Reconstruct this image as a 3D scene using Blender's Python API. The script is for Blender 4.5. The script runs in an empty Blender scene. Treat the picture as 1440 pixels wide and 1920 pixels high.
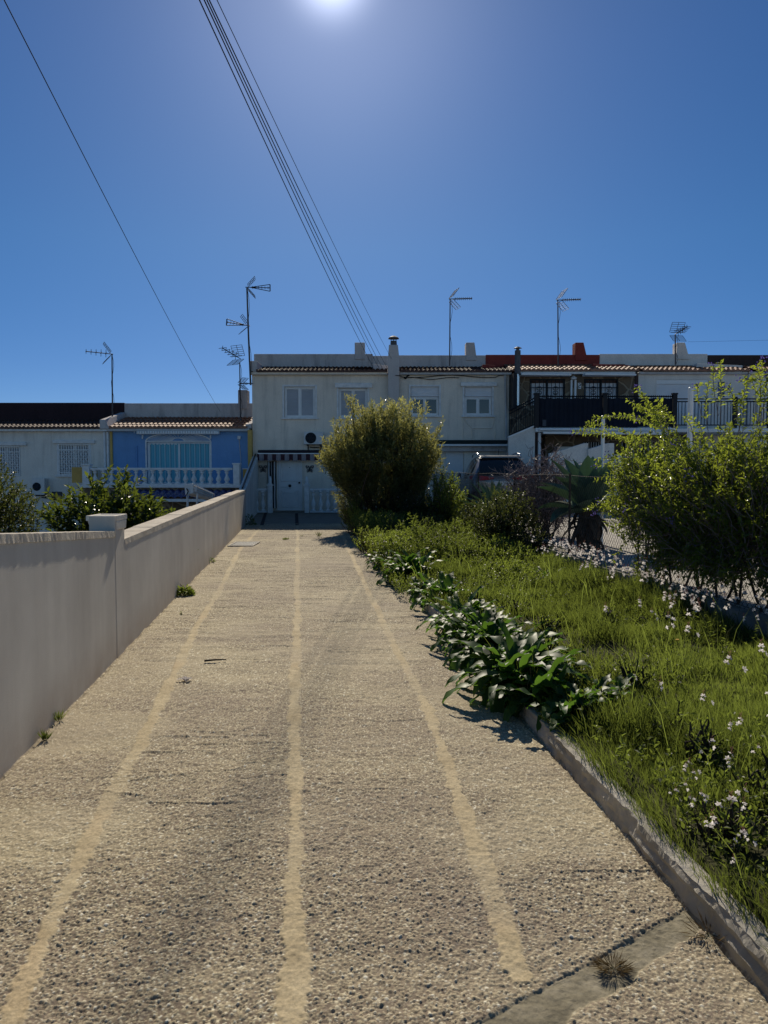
import bpy, math, random
import numpy as np
from mathutils import Vector
R = math.radians
sc = bpy.context.scene
col = sc.collection
random.seed(7)
rng = np.random.default_rng(7)

# ------------------------------------------------------------------ camera survey
FPX, CH, TP = 1440.0, 1.55, 80.0 / 1440.0
PITCH = math.atan(TP); CP, SP = math.cos(PITCH), math.sin(PITCH)
def W(u, v, Y):
    a = (u - 720) / FPX; b = (960 - v) / FPX
    k = Y / (CP + b * SP)
    return (a * k, CH + (-SP + b * CP) * k)
def G(u, v, z=0.0):
    a = (u - 720) / FPX; b = (960 - v) / FPX
    k = (z - CH) / (-SP + b * CP)
    return (a * k, (CP + b * SP) * k)
def wallx(y): return -1.52 - 0.109 * y          # foot of the boundary wall
def kerbx(y): return 1.37 - 0.108 * y           # path side of the kerb
def fencex(y): return 3.75 - 0.10 * y           # low wall and wire fence

# ------------------------------------------------------------------ building helpers
def link(o, parent=None):
    col.objects.link(o)
    if parent is not None: o.parent = parent
    return o
def root_loc(o):
    while o.parent is not None: o = o.parent
    return o.location
def tag(o, label=None, cat=None, group=None, kind=None):
    if label: o['label'] = label
    if cat: o['category'] = cat
    if group: o['group'] = group
    if kind: o['kind'] = kind
    return o
def thing(name, label, cat, loc=(0, 0, 0), group=None):
    o = bpy.data.objects.new(name, None)
    o.empty_display_size = 0.2
    o.location = loc
    link(o)
    return tag(o, label, cat, group)
def dup(root, loc, rz=0.0, scale=1.0, label=None, group=None):
    def cp(o, parent):
        c = o.copy(); col.objects.link(c)
        if parent is not None: c.parent = parent
        for ch in [x for x in o.children]:
            cp(ch, c)
        return c
    r = cp(root, None)
    r.location = loc; r.rotation_euler = (0, 0, rz); r.scale = (scale,) * 3
    if label: r['label'] = label
    if group: r['group'] = group
    return r
def np_mesh(name, V, faces_flat, counts, mat, parent=None, smooth=False, attrs=None, local=False):
    V = np.asarray(V, dtype=np.float64).reshape(-1, 3)
    if parent is not None and not local:
        V = V - np.array(root_loc(parent))
    me = bpy.data.meshes.new(name)
    counts = np.asarray(counts, dtype=np.int32); ff = np.asarray(faces_flat, dtype=np.int32).ravel()
    me.vertices.add(len(V)); me.vertices.foreach_set('co', V.astype(np.float32).ravel())
    me.loops.add(len(ff)); me.loops.foreach_set('vertex_index', ff)
    me.polygons.add(len(counts))
    st = np.zeros(len(counts), dtype=np.int32); st[1:] = np.cumsum(counts)[:-1]
    me.polygons.foreach_set('loop_start', st); me.polygons.foreach_set('loop_total', counts)
    me.polygons.foreach_set('use_smooth', np.full(len(counts), bool(smooth), dtype=bool))
    if attrs:
        for k, a in attrs.items():
            at = me.attributes.new(k, 'FLOAT', 'POINT')
            at.data.foreach_set('value', np.asarray(a, dtype=np.float32).ravel())
    me.update(calc_edges=True); me.validate()
    if isinstance(mat, (list, tuple)):
        for m in mat: me.materials.append(m)
    else: me.materials.append(mat)
    o = bpy.data.objects.new(name, me)
    return link(o, parent)

class MB:
    def __init__(s): s.v = []; s.f = []
    def add(s, vs, fs):
        n = len(s.v); s.v += [tuple(p) for p in vs]
        s.f += [tuple(i + n for i in f) for f in fs]; return s
    def hexa(s, p):           # 4 lower, 4 upper corners, counter-clockwise
        return s.add(p, [(3, 2, 1, 0), (4, 5, 6, 7), (0, 1, 5, 4), (1, 2, 6, 5), (2, 3, 7, 6), (3, 0, 4, 7)])
    def box(s, x0, x1, y0, y1, z0, z1):
        if x0 > x1: x0, x1 = x1, x0
        if y0 > y1: y0, y1 = y1, y0
        if z0 > z1: z0, z1 = z1, z0
        return s.hexa([(x0, y0, z0), (x1, y0, z0), (x1, y1, z0), (x0, y1, z0), (x0, y0, z1), (x1, y0, z1), (x1, y1, z1), (x0, y1, z1)])
    def pbox(s, u0, v0, u1, v1, Y, d):      # a box whose front face stands at depth Y, d thick to the back
        x0, z1 = W(u0, v0, Y); x1, z0 = W(u1, v1, Y)
        return s.box(x0, x1, Y, Y + d, z0, z1)
    def prism(s, pts, y0, y1):              # polygon in x,z extruded along y
        n = len(pts)
        s.add([(x, y0, z) for x, z in pts] + [(x, y1, z) for x, z in pts],
              [tuple(range(n)), tuple(range(2 * n - 1, n - 1, -1))] + [(i, n + i, n + (i + 1) % n, (i + 1) % n) for i in range(n)])
        return s
    def tube(s, pts, r, n=6, r1=None, cap=True):
        P = [Vector(p) for p in pts]; m = len(P)
        if m < 2: return s
        base = len(s.v); up = None
        for i, p in enumerate(P):
            t = (P[min(i + 1, m - 1)] - P[max(i - 1, 0)]).normalized()
            if up is None:
                up = Vector((0, 0, 1)) if abs(t.z) < .9 else Vector((1, 0, 0))
            a = t.cross(up).normalized(); b = a.cross(t).normalized(); up = b
            rr = r if r1 is None else r + (r1 - r) * i / (m - 1)
            for k in range(n):
                an = 2 * math.pi * k / n
                s.v.append(tuple(p + a * (math.cos(an) * rr) + b * (math.sin(an) * rr)))
        for i in range(m - 1):
            for k in range(n):
                k2 = (k + 1) % n
                s.f.append((base + i * n + k, base + i * n + k2, base + (i + 1) * n + k2, base + (i + 1) * n + k))
        if cap:
            s.f.append(tuple(base + k for k in range(n - 1, -1, -1))); s.f.append(tuple(base + (m - 1) * n + k for k in range(n)))
        return s
    def lathe(s, cx, cy, prof, n=12):       # prof: (radius, z)
        base = len(s.v); m = len(prof)
        for r, z in prof:
            for k in range(n):
                an = 2 * math.pi * k / n
                s.v.append((cx + r * math.cos(an), cy + r * math.sin(an), z))
        for i in range(m - 1):
            for k in range(n):
                k2 = (k + 1) % n
                s.f.append((base + i * n + k, base + i * n + k2, base + (i + 1) * n + k2, base + (i + 1) * n + k))
        s.f.append(tuple(base + k for k in range(n - 1, -1, -1))); s.f.append(tuple(base + (m - 1) * n + k for k in range(n)))
        return s
    def build(s, name, mat, parent=None, smooth=False, bevel=0.0):
        ff = [i for f in s.f for i in f]; ct = [len(f) for f in s.f]
        o = np_mesh(name, s.v, ff, ct, mat, parent, smooth)
        if bevel > 0:
            b = o.modifiers.new('bevel', 'BEVEL'); b.width = bevel; b.segments = 2; b.limit_method = 'ANGLE'; b.angle_limit = R(40)
        return o

# ------------------------------------------------------------------ value noise
def _h(ix, iy, seed):
    n = (ix.astype(np.int64) * 374761393 + iy.astype(np.int64) * 668265263 + seed * 1442695041) & 0xFFFFFFFF
    n = ((n ^ (n >> 13)) * 1274126177) & 0xFFFFFFFF
    n = (n ^ (n >> 16)) & 0xFFFFFFFF
    return n.astype(np.float64) / 4294967295.0
def vnoise(x, y, seed=0):
    x = np.asarray(x, float); y = np.asarray(y, float)
    ix = np.floor(x); iy = np.floor(y); fx = x - ix; fy = y - iy
    fx = fx * fx * (3 - 2 * fx); fy = fy * fy * (3 - 2 * fy)
    ix = ix.astype(np.int64); iy = iy.astype(np.int64)
    a = _h(ix, iy, seed); b = _h(ix + 1, iy, seed); c = _h(ix, iy + 1, seed); d = _h(ix + 1, iy + 1, seed)
    return (a * (1 - fx) + b * fx) * (1 - fy) + (c * (1 - fx) + d * fx) * fy
def fbm(x, y, seed=0, o=4):
    t = 0; a = .5; s = 0
    for i in range(o):
        t = t + a * vnoise(x * 2 ** i, y * 2 ** i, seed + 17 * i); s += a; a *= .5
    return t / s
def stones(x, y, cell, seed):
    """nearest jittered stone: distance in cells, random id, random size"""
    gx = x / cell; gy = y / cell
    ix = np.floor(gx).astype(np.int64); iy = np.floor(gy).astype(np.int64)
    best = np.full(x.shape, 9.0); rid = np.zeros(x.shape); rs = np.zeros(x.shape)
    for dx in (-1, 0, 1):
        for dy in (-1, 0, 1):
            cx = ix + dx; cy = iy + dy
            px = cx + _h(cx, cy, seed); py = cy + _h(cx, cy, seed + 1)
            sz = .55 + .75 * _h(cx, cy, seed + 3)
            d = np.hypot(gx - px, gy - py) / sz
            m = d < best
            best = np.where(m, d, best); rid = np.where(m, _h(cx, cy, seed + 2), rid); rs = np.where(m, sz, rs)
    return best, rid, rs

# ------------------------------------------------------------------ materials
class NT:
    def __init__(s, name):
        s.m = bpy.data.materials.new(name); s.m.use_nodes = True
        s.n = s.m.node_tree.nodes; s.l = s.m.node_tree.links; s.n.clear()
        s.out = s.n.new('ShaderNodeOutputMaterial'); s.tc = s.n.new('ShaderNodeTexCoord')
    def new(s, t, **kw):
        x = s.n.new(t)
        for k, v in kw.items(): setattr(x, k, v)
        return x
    def link(s, a, b): s.l.new(a, b)
    def mapping(s, scale=(1, 1, 1), src=None):
        mp = s.new('ShaderNodeMapping'); mp.inputs['Scale'].default_value = scale
        s.link(src or s.tc.outputs['Object'], mp.inputs['Vector']); return mp.outputs['Vector']
    def noise(s, scale, detail=4, rough=.55, vec=None):
        x = s.new('ShaderNodeTexNoise'); x.inputs['Scale'].default_value = scale
        x.inputs['Detail'].default_value = detail; x.inputs['Roughness'].default_value = rough
        s.link(vec or s.tc.outputs['Object'], x.inputs['Vector']); return x.outputs['Fac']
    def ramp(s, fac, stops, interp='LINEAR'):
        x = s.new('ShaderNodeValToRGB'); e = x.color_ramp.elements; x.color_ramp.interpolation = interp
        while len(e) < len(stops): e.new(.5)
        for i, (p, c) in enumerate(stops):
            e[i].position = p; e[i].color = (c[0], c[1], c[2], 1) if isinstance(c, (tuple, list)) else (c, c, c, 1)
        s.link(fac, x.inputs['Fac']); return x.outputs['Color']
    def mix(s, fac, a, b, mode='MIX'):
        x = s.new('ShaderNodeMix', data_type='RGBA', blend_type=mode)
        for i, v in ((0, fac), (6, a), (7, b)):
            if hasattr(v, 'type'): s.link(v, x.inputs[i])
            else: x.inputs[i].default_value = v if i == 0 else (v[0], v[1], v[2], 1)
        return x.outputs[2]
    def math(s, op, a, b=0.0, clamp=False):
        x = s.new('ShaderNodeMath', operation=op); x.use_clamp = clamp
        for i, v in ((0, a), (1, b)):
            if hasattr(v, 'type'): s.link(v, x.inputs[i])
            else: x.inputs[i].default_value = v
        return x.outputs[0]
    def bump(s, h, strength=.4, dist=.01, normal=None):
        x = s.new('ShaderNodeBump'); x.inputs['Strength'].default_value = strength; x.inputs['Distance'].default_value = dist
        s.link(h, x.inputs['Height'])
        if normal is not None: s.link(normal, x.inputs['Normal'])
        return x.outputs['Normal']
    def attr(s, name):
        x = s.new('ShaderNodeAttribute'); x.attribute_name = name; return x.outputs['Fac']
    def pbsdf(s, color, rough=.7, metal=0.0, spec=.3, normal=None):
        p = s.new('ShaderNodeBsdfPrincipled')
        for k, v in (('Base Color', color), ('Roughness', rough), ('Metallic', metal), ('Specular IOR Level', spec)):
            if hasattr(v, 'type'): s.link(v, p.inputs[k])
            else: p.inputs[k].default_value = (v[0], v[1], v[2], 1) if k == 'Base Color' else v
        if normal is not None: s.link(normal, p.inputs['Normal'])
        return p
    def done(s, shader):
        s.link(shader.outputs[0] if hasattr(shader, 'outputs') else shader, s.out.inputs['Surface']); return s.m

def m_plain(name, c, rough=.6, metal=0.0, var=.25, scale=6, spec=.3, bump=0.0, bscale=60):
    t = NT(name); n = t.noise(scale, 5, .6)
    d = tuple(x * (1 - var) for x in c)
    cc = t.ramp(n, [(.3, d), (.68, c)])
    nm = t.bump(t.noise(bscale, 3), bump, .01) if bump else None
    return t.done(t.pbsdf(cc, rough, metal, spec, nm))
def m_stucco(name, c, stain=(.3, .28, .26), amount=.5, rough=.9, bscale=55, bstr=.5, streak=True):
    t = NT(name)
    base = t.ramp(t.noise(1.3, 6, .6), [(.3, tuple(x * .82 for x in c)), (.7, c)])
    v = t.mapping((2.2, 2.2, .28)) if streak else t.tc.outputs['Object']
    st = t.ramp(t.noise(2.0, 6, .62, v), [(.5, 0.0), (.78, amount)])
    cc = t.mix(st, base, stain)
    sp = t.ramp(t.noise(38, 2), [(.35, .86), (.6, 1.0)])
    cc = t.mix(1.0, cc, sp, 'MULTIPLY')
    nm = t.bump(t.noise(bscale, 5, .65), bstr, .012)
    nm = t.bump(t.noise(4, 4), .25, .05, nm)
    return t.done(t.pbsdf(cc, rough, 0, .15, nm))
def m_glass(name, c=(.02, .025, .03)):
    t = NT(name); return t.done(t.pbsdf(c, .06, 0, .6))
def m_leaf(name, stops, trans, tf=.45, rough=.42, spec=.45):
    t = NT(name)
    a = t.attr('tint')
    cc = t.ramp(a, stops)
    p = t.pbsdf(cc, rough, 0, spec)
    tr = t.new('ShaderNodeBsdfTranslucent')
    tc = t.mix(.75, cc, trans)
    tl = t.ramp(a, [(0, tuple(x * .45 for x in trans)), (.6, tuple(x * .8 for x in trans)), (1, trans)])
    t.link(tl, tr.inputs['Color'])
    mx = t.new('ShaderNodeMixShader'); mx.inputs[0].default_value = tf
    t.link(p.outputs[0], mx.inputs[1]); t.link(tr.outputs[0], mx.inputs[2])
    return t.done(mx)
def m_stone(name):
    t = NT(name)
    v = t.mapping((1, .25, 1))
    nz = t.new('ShaderNodeTexNoise'); nz.inputs['Scale'].default_value = 2.5; t.link(v, nz.inputs['Vector'])
    vv = t.mix(.12, v, nz.outputs['Color'])
    e = t.new('ShaderNodeTexVoronoi', feature='DISTANCE_TO_EDGE'); e.inputs['Scale'].default_value = 2.6; t.link(vv, e.inputs['Vector'])
    ci = t.new('ShaderNodeTexVoronoi', feature='F1'); ci.inputs['Scale'].default_value = 2.6; t.link(vv, ci.inputs['Vector'])
    sep = t.new('ShaderNodeSeparateColor'); t.link(ci.outputs['Color'], sep.inputs[0])
    sc_ = t.ramp(sep.outputs[0], [(0, (.13, .085, .055)), (.5, (.20, .135, .085)), (1, (.27, .19, .12))])
    sc_ = t.mix(t.noise(9, 5), sc_, (.10, .08, .06))
    jm = t.ramp(e.outputs['Distance'], [(.03, 1.0), (.06, 0.0)])
    cc = t.mix(jm, sc_, (.30, .24, .17))
    nm = t.bump(t.ramp(e.outputs['Distance'], [(.0, 0.0), (.12, 1.0)]), .6, .03)
    return t.done(t.pbsdf(cc, .8, 0, .2, nm))

M = {}
M['white'] = m_stucco('white_stucco', (.86, .82, .76))
M['cream'] = m_stucco('cream_roughcast', (.90, .81, .70), amount=.45)
M['blue'] = m_stucco('blue_stucco', (.20, .38, .68), (.14, .27, .48), .5)
M['ochre'] = m_stucco('ochre_stucco', (.66, .44, .14), (.3, .2, .08), .4)
M['parapet'] = m_stucco('weathered_render', (.62, .58, .57), (.22, .19, .19), .8)
M['darkpar'] = m_stucco('dark_render', (.045, .028, .034), (.02, .015, .02), .5)
M['redpar'] = m_stucco('red_render', (.30, .06, .05), (.12, .03, .03), .6)
M['brownpar'] = m_stucco('brown_brick_render', (.075, .05, .045), (.03, .025, .025), .6)
M['whitepar'] = m_stucco('white_parapet_render', (.84, .80, .75), (.45, .43, .40), .4)
M['tile'] = m_plain('terracotta_tile', (.40, .20, .13), .75, 0, .6, 9, bump=.3)
M['tiledark'] = m_plain('dark_terracotta_tile', (.12, .065, .055), .8, 0, .6, 9, bump=.3)
M['bluetile'] = m_plain('blue_glazed_tile', (.02, .05, .22), .25, 0, .5, 9, spec=.6)
M['frame'] = m_plain('white_lacquer', (.80, .81, .82), .4, 0, .12, 3)
M['gutter'] = m_plain('grey_gutter', (.56, .56, .57), .5, 0, .3, 4)
M['glass'] = m_glass('window_glass')
M['blind'] = m_plain('grey_blind', (.46, .48, .52), .6, 0, .15, 2)
M['shutter'] = m_plain('white_shutter', (.74, .75, .78), .55, 0, .12, 2)
M['dark'] = m_plain('dark_metal', (.025, .025, .03), .5, .4, .3)
M['steel'] = m_plain('weathered_galvanised_steel', (.13, .13, .14), .7, .2, .4, 8)
M['bright_steel'] = m_plain('bright_steel', (.55, .57, .60), .25, .9, .2, 8)
M['awn_dark'] = m_plain('dark_awning_cloth', (.03, .025, .035), .9, 0, .3)
M['awn_green'] = m_plain('dark_green_awning_cloth', (.02, .035, .035), .9, 0, .3)
M['stone'] = m_stone('crazy_paved_stone')
M['interior'] = m_plain('dark_interior', (.02, .02, .022), .9, 0, .2)
M['screen'] = m_plain('dark_blue_screen_cloth', (.008, .014, .028), .9, 0, .3, 3)
M['rail'] = m_plain('black_iron', (.012, .014, .02), .5, .3, .3)
M['railgrey'] = m_plain('grey_blue_iron', (.05, .065, .09), .5, .2, .3)
M['balu'] = m_plain('white_cast_stone', (.80, .81, .82), .7, 0, .25, 7, bump=.15)
M['wire'] = m_plain('black_cable', (.015, .015, .018), .7, 0, .2)
M['plastic'] = m_plain('white_plastic', (.66, .67, .68), .45, 0, .15, 4)
M['bark'] = m_plain('grey_brown_bark', (.075, .055, .042), .9, 0, .5, 20, bump=.5)
M['twig'] = m_plain('grey_purple_twig', (.27, .21, .21), .7, 0, .4, 12)

# ------------------------------------------------------------------ sky, sun, camera
world = bpy.data.worlds.new("World"); sc.world = world; world.use_nodes = True
wn = world.node_tree.nodes; wl = world.node_tree.links
bg = wn['Background']
sky = wn.new('ShaderNodeTexSky'); sky.sky_type = 'NISHITA'; sky.sun_disc = False
SUN_EL, SUN_AZ = 31.9, -3.8              # azimuth from +Y, positive to +X
sky.sun_elevation = R(SUN_EL); sky.sun_rotation = R(SUN_AZ)
sky.air_density = 0.5; sky.dust_density = 0.11; sky.ozone_density = 4.5; sky.altitude = 0
hsv = wn.new('ShaderNodeHueSaturation'); hsv.inputs['Saturation'].default_value = 1.17
wl.new(sky.outputs[0], hsv.inputs['Color'])
# clear deep sky on the sun side, brightened and warmed away from it as added fill for shaded fronts
gtc = wn.new('ShaderNodeTexCoord'); gx = wn.new('ShaderNodeSeparateXYZ'); wl.new(gtc.outputs['Generated'], gx.inputs[0])
def wramp(src, stops):
    r_ = wn.new('ShaderNodeValToRGB'); e = r_.color_ramp.elements
    while len(e) < len(stops): e.new(.5)
    for i, (p, c) in enumerate(stops): e[i].position = p; e[i].color = (*c, 1)
    wl.new(src, r_.inputs[0]); return r_.outputs[0]
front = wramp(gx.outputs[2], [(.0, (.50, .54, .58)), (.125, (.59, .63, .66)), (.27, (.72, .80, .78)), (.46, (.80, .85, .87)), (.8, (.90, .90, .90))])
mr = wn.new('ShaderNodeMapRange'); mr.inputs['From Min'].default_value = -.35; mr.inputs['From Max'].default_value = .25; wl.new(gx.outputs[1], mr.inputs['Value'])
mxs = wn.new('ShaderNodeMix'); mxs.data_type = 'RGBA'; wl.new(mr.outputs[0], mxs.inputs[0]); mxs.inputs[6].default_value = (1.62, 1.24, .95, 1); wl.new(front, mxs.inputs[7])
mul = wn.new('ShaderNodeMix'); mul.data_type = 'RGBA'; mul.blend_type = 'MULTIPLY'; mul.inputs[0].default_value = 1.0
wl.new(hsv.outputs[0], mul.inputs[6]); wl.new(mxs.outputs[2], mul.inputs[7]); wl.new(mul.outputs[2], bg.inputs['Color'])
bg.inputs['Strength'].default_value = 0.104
# bright haze of the sky close round the sun
wtc = wn.new('ShaderNodeTexCoord'); dt = wn.new('ShaderNodeVectorMath'); dt.operation = 'DOT_PRODUCT'
wl.new(wtc.outputs['Generated'], dt.inputs[0])
dt.inputs[1].default_value = (math.sin(R(SUN_AZ)) * math.cos(R(SUN_EL)), math.cos(R(SUN_AZ)) * math.cos(R(SUN_EL)), math.sin(R(SUN_EL)))
def wmath(op, a, b):
    x = wn.new('ShaderNodeMath'); x.operation = op
    for i, v in ((0, a), (1, b)):
        if hasattr(v, 'type'): wl.new(v, x.inputs[i])
        else: x.inputs[i].default_value = v
    return x.outputs[0]
dc = wmath('MAXIMUM', dt.outputs['Value'], 0.0)
haze = wmath('ADD', wmath('MULTIPLY', wmath('POWER', dc, 1900.0), 1.1), wmath('MULTIPLY', wmath('POWER', dc, 110.0), .115))
bg2 = wn.new('ShaderNodeBackground'); bg2.inputs['Color'].default_value = (.88, .93, 1.12, 1); wl.new(haze, bg2.inputs['Strength'])
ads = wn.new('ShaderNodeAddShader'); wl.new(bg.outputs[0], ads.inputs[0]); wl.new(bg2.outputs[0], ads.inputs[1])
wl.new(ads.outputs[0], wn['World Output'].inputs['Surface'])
sd = bpy.data.lights.new('sun', 'SUN'); sd.energy = 5.0; sd.angle = R(.53); sd.color = (1.0, .90, .73)
so = bpy.data.objects.new('sun', sd); link(so)
sv = Vector((math.sin(R(SUN_AZ)) * math.cos(R(SUN_EL)), math.cos(R(SUN_AZ)) * math.cos(R(SUN_EL)), math.sin(R(SUN_EL))))
so.rotation_euler = sv.to_track_quat('Z', 'Y').to_euler()
so.location = sv * 60
cd = bpy.data.cameras.new('camera'); cam = bpy.data.objects.new('camera', cd); link(cam)
cam.location = (0, 0, CH); cam.rotation_euler = (R(90) - PITCH, 0, 0)
cd.sensor_fit = 'VERTICAL'; cd.sensor_height = 36; cd.lens = 27.0; cd.clip_start = .05; cd.clip_end = 2000
sc.camera = cam
sc.view_settings.view_transform = 'Standard'; sc.view_settings.look = 'None'; sc.view_settings.exposure = 0
sc.render.engine = 'CYCLES'
sc.cycles.max_bounces = 8; sc.cycles.transmission_bounces = 6; sc.cycles.use_denoising = True
# ================================================================== THE SETTING
def sheet(name, pts, z, mat, label_kind='structure'):
    n = len(pts)
    o = np_mesh(name, [(x, y, z) for x, y in pts], list(range(n)), [n], mat)
    o['kind'] = label_kind; return o
t = NT('dry_earth'); M['earth'] = t.done(t.pbsdf(t.ramp(t.noise(1.2, 8, .65), [(.3, (.09, .075, .05)), (.7, (.17, .14, .10))]), .95, 0, .1, t.bump(t.noise(14, 6), .6, .05)))
t = NT('garden_soil'); M['soil'] = t.done(t.pbsdf(t.ramp(t.noise(5, 8, .65), [(.3, (.028, .03, .014)), (.7, (.07, .07, .03))]), .95, 0, .1, t.bump(t.noise(30, 6), .8, .03)))
t = NT('pale_concrete_lot'); M['lot'] = t.done(t.pbsdf(t.ramp(t.noise(2.5, 8, .6), [(.3, (.34, .31, .27)), (.7, (.46, .43, .38))]), .9, 0, .15, t.bump(t.noise(60, 5), .5, .01)))
t = NT('forecourt_concrete'); M['fore'] = t.done(t.pbsdf(t.ramp(t.noise(3, 8, .6), [(.3, (.20, .17, .14)), (.7, (.30, .26, .21))]), .9, 0, .15, t.bump(t.noise(50, 5), .5, .01)))

sheet('ground', [(-400, -400), (400, -400), (400, 400), (-400, 400)], -1.5, M['earth'])

# --- parking yard on the right, raised above the big ground sheet
b = MB()
ys = [-8, 28.6]
b.hexa([(fencex(-8) + .1, -8, -1.49), (60, -8, -1.49), (60, 29.5, -1.49), (fencex(29.5) + .1, 29.5, -1.49),
        (fencex(-8) + .1, -8, .30), (60, -8, .30), (60, 29.5, .30), (fencex(29.5) + .1, 29.5, .30)])
b.build('yard_pavement', M['lot'])['kind'] = 'structure'

# --- garden strip between kerb and low wall: gently lumpy soil
yy = np.concatenate([np.linspace(-8, 2, 20), np.linspace(2.2, 27.5, 130)]); tt = np.linspace(0, 1, 34)
Yg, Tg = np.meshgrid(yy, tt, indexing='ij')
Xg = (kerbx(Yg) + .035) * (1 - Tg) + (fencex(Yg) + .05) * Tg
def garden_z(x, y):
    return .085 + .05 * (fbm(np.asarray(x) * 1.1, np.asarray(y) * 1.1, 5) - .5) + .05 * np.clip((np.asarray(x) - kerbx(np.asarray(y))) / 2.2, 0, 1)
Zg = garden_z(Xg, Yg); Zg[:, 0] = -.3; Zg[:, 1:3] += .03
n0, n1 = Yg.shape; idx = np.arange(n0 * n1).reshape(n0, n1)
q = np.stack([idx[:-1, :-1], idx[:-1, 1:], idx[1:, 1:], idx[1:, :-1]], -1).reshape(-1, 4)[:, ::1]
o = np_mesh('garden_soil', np.stack([Xg, Yg, Zg], -1), q, np.full(len(q), 4), M['soil'], smooth=True); o['kind'] = 'structure'

# --- forecourt before the house door
b = MB(); b.hexa([(wallx(21.6), 21.6, -.4), (kerbx(21.6) + 1.2, 21.6, -.4), (kerbx(28) + 1.2, 28.3, -.4), (wallx(28.3), 28.3, -.4),
                  (wallx(21.6), 21.6, 0.004), (kerbx(21.6) + 1.2, 21.6, 0.004), (kerbx(28) + 1.2, 28.3, 0.004), (wallx(28.3), 28.3, 0.004)])
fore = b.build('forecourt_pavement', M['fore']); fore['kind'] = 'structure'
b = MB()
for u0, v0, u1, v1 in ((498, 962, 491, 985), (556, 963, 557, 985)):
    x0, y0 = G(u0, v0); x1, y1 = G(u1, v1)
    b.hexa([(x1 - .05, y1, .0), (x1 + .05, y1, .0), (x0 + .05, y0, .0), (x0 - .05, y0, .0), (x1 - .05, y1, .009), (x1 + .05, y1, .009), (x0 + .05, y0, .009), (x0 - .05, y0, .009)])
b.build('forecourt_joint', M['interior'], fore)

# --- the path: exposed pebble concrete, three trowelled mortar strips, a mortar gutter
WID = 2.89 + .02
rows = [-6.0]
while rows[-1] < 1.7: rows.append(rows[-1] + .12)
while rows[-1] < 21.8:
    y = rows[-1]; rows.append(y + min(max(.62 * y * y / (768 * 1.55), .0034), .0150))
rows = np.array(rows); colsx = np.linspace(-.02, WID, 960)
Yp, Tp = np.meshgrid(rows, colsx, indexing='ij')
Xp = wallx(Yp) + Tp
def strip_line(px):
    pts = sorted(((G(u, v)[1], G(u, v)[0] - wallx(G(u, v)[1])) for u, v in px))
    return np.array([p[0] for p in pts]), np.array([p[1] for p in pts])
S1 = strip_line([(30, 1900), (95, 1740), (160, 1600), (215, 1480), (270, 1380), (360, 1190), (410, 1110), (450, 1030), (492, 985)])
S2 = strip_line([(555, 1900), (555, 1600), (552, 1400), (556, 1180), (557, 1100), (558, 1020), (558, 985)])
S3 = strip_line([(980, 1840), (880, 1540), (800, 1330), (730, 1190), (690, 1110), (650, 1020), (638, 990)])
strip = np.zeros(Yp.shape)
for k, (sy, st) in enumerate((S1, S2, S3)):
    c = np.interp(Yp, sy, st) + .02 * (vnoise(Yp * 1.7, Yp * 0 + k, 31) - .5)
    hw = .034 + .020 * (vnoise(Yp * 2.3, Yp * 0 + k, 41) - .5) + .052 * (fbm(Yp * 9, Tp * 9, 51 + k, 4) - .5) + .02 * (vnoise(Yp * 60, Tp * 60, 58) - .5)
    d = np.abs(Tp - c) - hw
    m = np.clip(.5 - d / .009, 0, 1)
    if k == 2: m = m * (Yp > G(980, 1842)[1])
    # strips wear away further on
    wear = np.clip((fbm(Yp * 1.1, Tp * 1.6, 61 + k, 5) - .30 - .013 * np.clip(Yp - 4.5, 0, 14)) * 6 + np.clip((4.6 - Yp) * .5, 0, .6), .38, 1)
    strip = np.maximum(strip, m * wear)
# diagonal mortar gutter bottom right
def band(xp, yp, A, Bp):
    dx, dy = Bp[0] - A[0], Bp[1] - A[1]; L = math.hypot(dx, dy)
    return ((xp - A[0]) * dy - (yp - A[1]) * dx) / L, ((xp - A[0]) * dx + (yp - A[1]) * dy) / L
wob = .06 * (fbm(Xp * 6, Yp * 6, 77, 4) - .5)
s_up, a_up = band(Xp + wob, Yp + wob, G(880, 1925), G(1285, 1702))
s_lo, a_lo = band(Xp - wob, Yp + wob, G(1040, 1935), G(1310, 1748))
gut = np.clip(s_up / .008, 0, 1) * np.clip(-s_lo / .008, 0, 1)
cw = .0028 + .006 * vnoise(Xp * 11, Yp * 11, 79) ** 2
crack = np.maximum(np.exp(-(s_up / cw) ** 2), np.exp(-(s_lo / (.7 * cw)) ** 2) * .8) * np.clip((vnoise(Xp * 9, Yp * 9, 78) - .25) * 4, 0, 1)
# stones
fine, fid, fsz = stones(Xp, Yp, .0088, 101)
big, bid, bsz = stones(Xp + 31, Yp + 7, .0155, 202)
expo = np.clip((fbm(Xp * 1.3, Yp * 1.6, 301, 4) - .36) * 4.2, 0, 1)                # where the pebbles stand bare
edge = np.clip((Tp - .02) / .45, 0, 1) ** .7
rag = fbm(Xp * .55, Yp * 4.2 + .5 * fbm(Xp, Yp, 8), 311, 4)                          # raked cross streaks
expo = expo * (.35 + .65 * edge) * (.55 + .9 * np.clip((rag - .35) * 3, 0, 1))
expo = np.clip(.52 + .55 * expo + .12 * np.clip((Yp - 4) / 4, 0, 1) * edge, .5, 1)
expo = expo * (1 - strip) * (1 - .70 * gut)
fq = (fid * 7.31) % 1.0; bq = (bid * 5.77) % 1.0
hf = np.clip(1 - (fine / .60) ** 2, 0, 1) ** .8 * fsz * (fq > .22) * (.25 + .9 * (fid * 3.17 % 1.0)) * .0046
hb = np.clip(1 - (big / .50) ** 2, 0, 1) ** .8 * bsz * (bq > .58) * (.35 + .8 * (bid * 3.9 % 1.0)) * .0044
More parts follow.
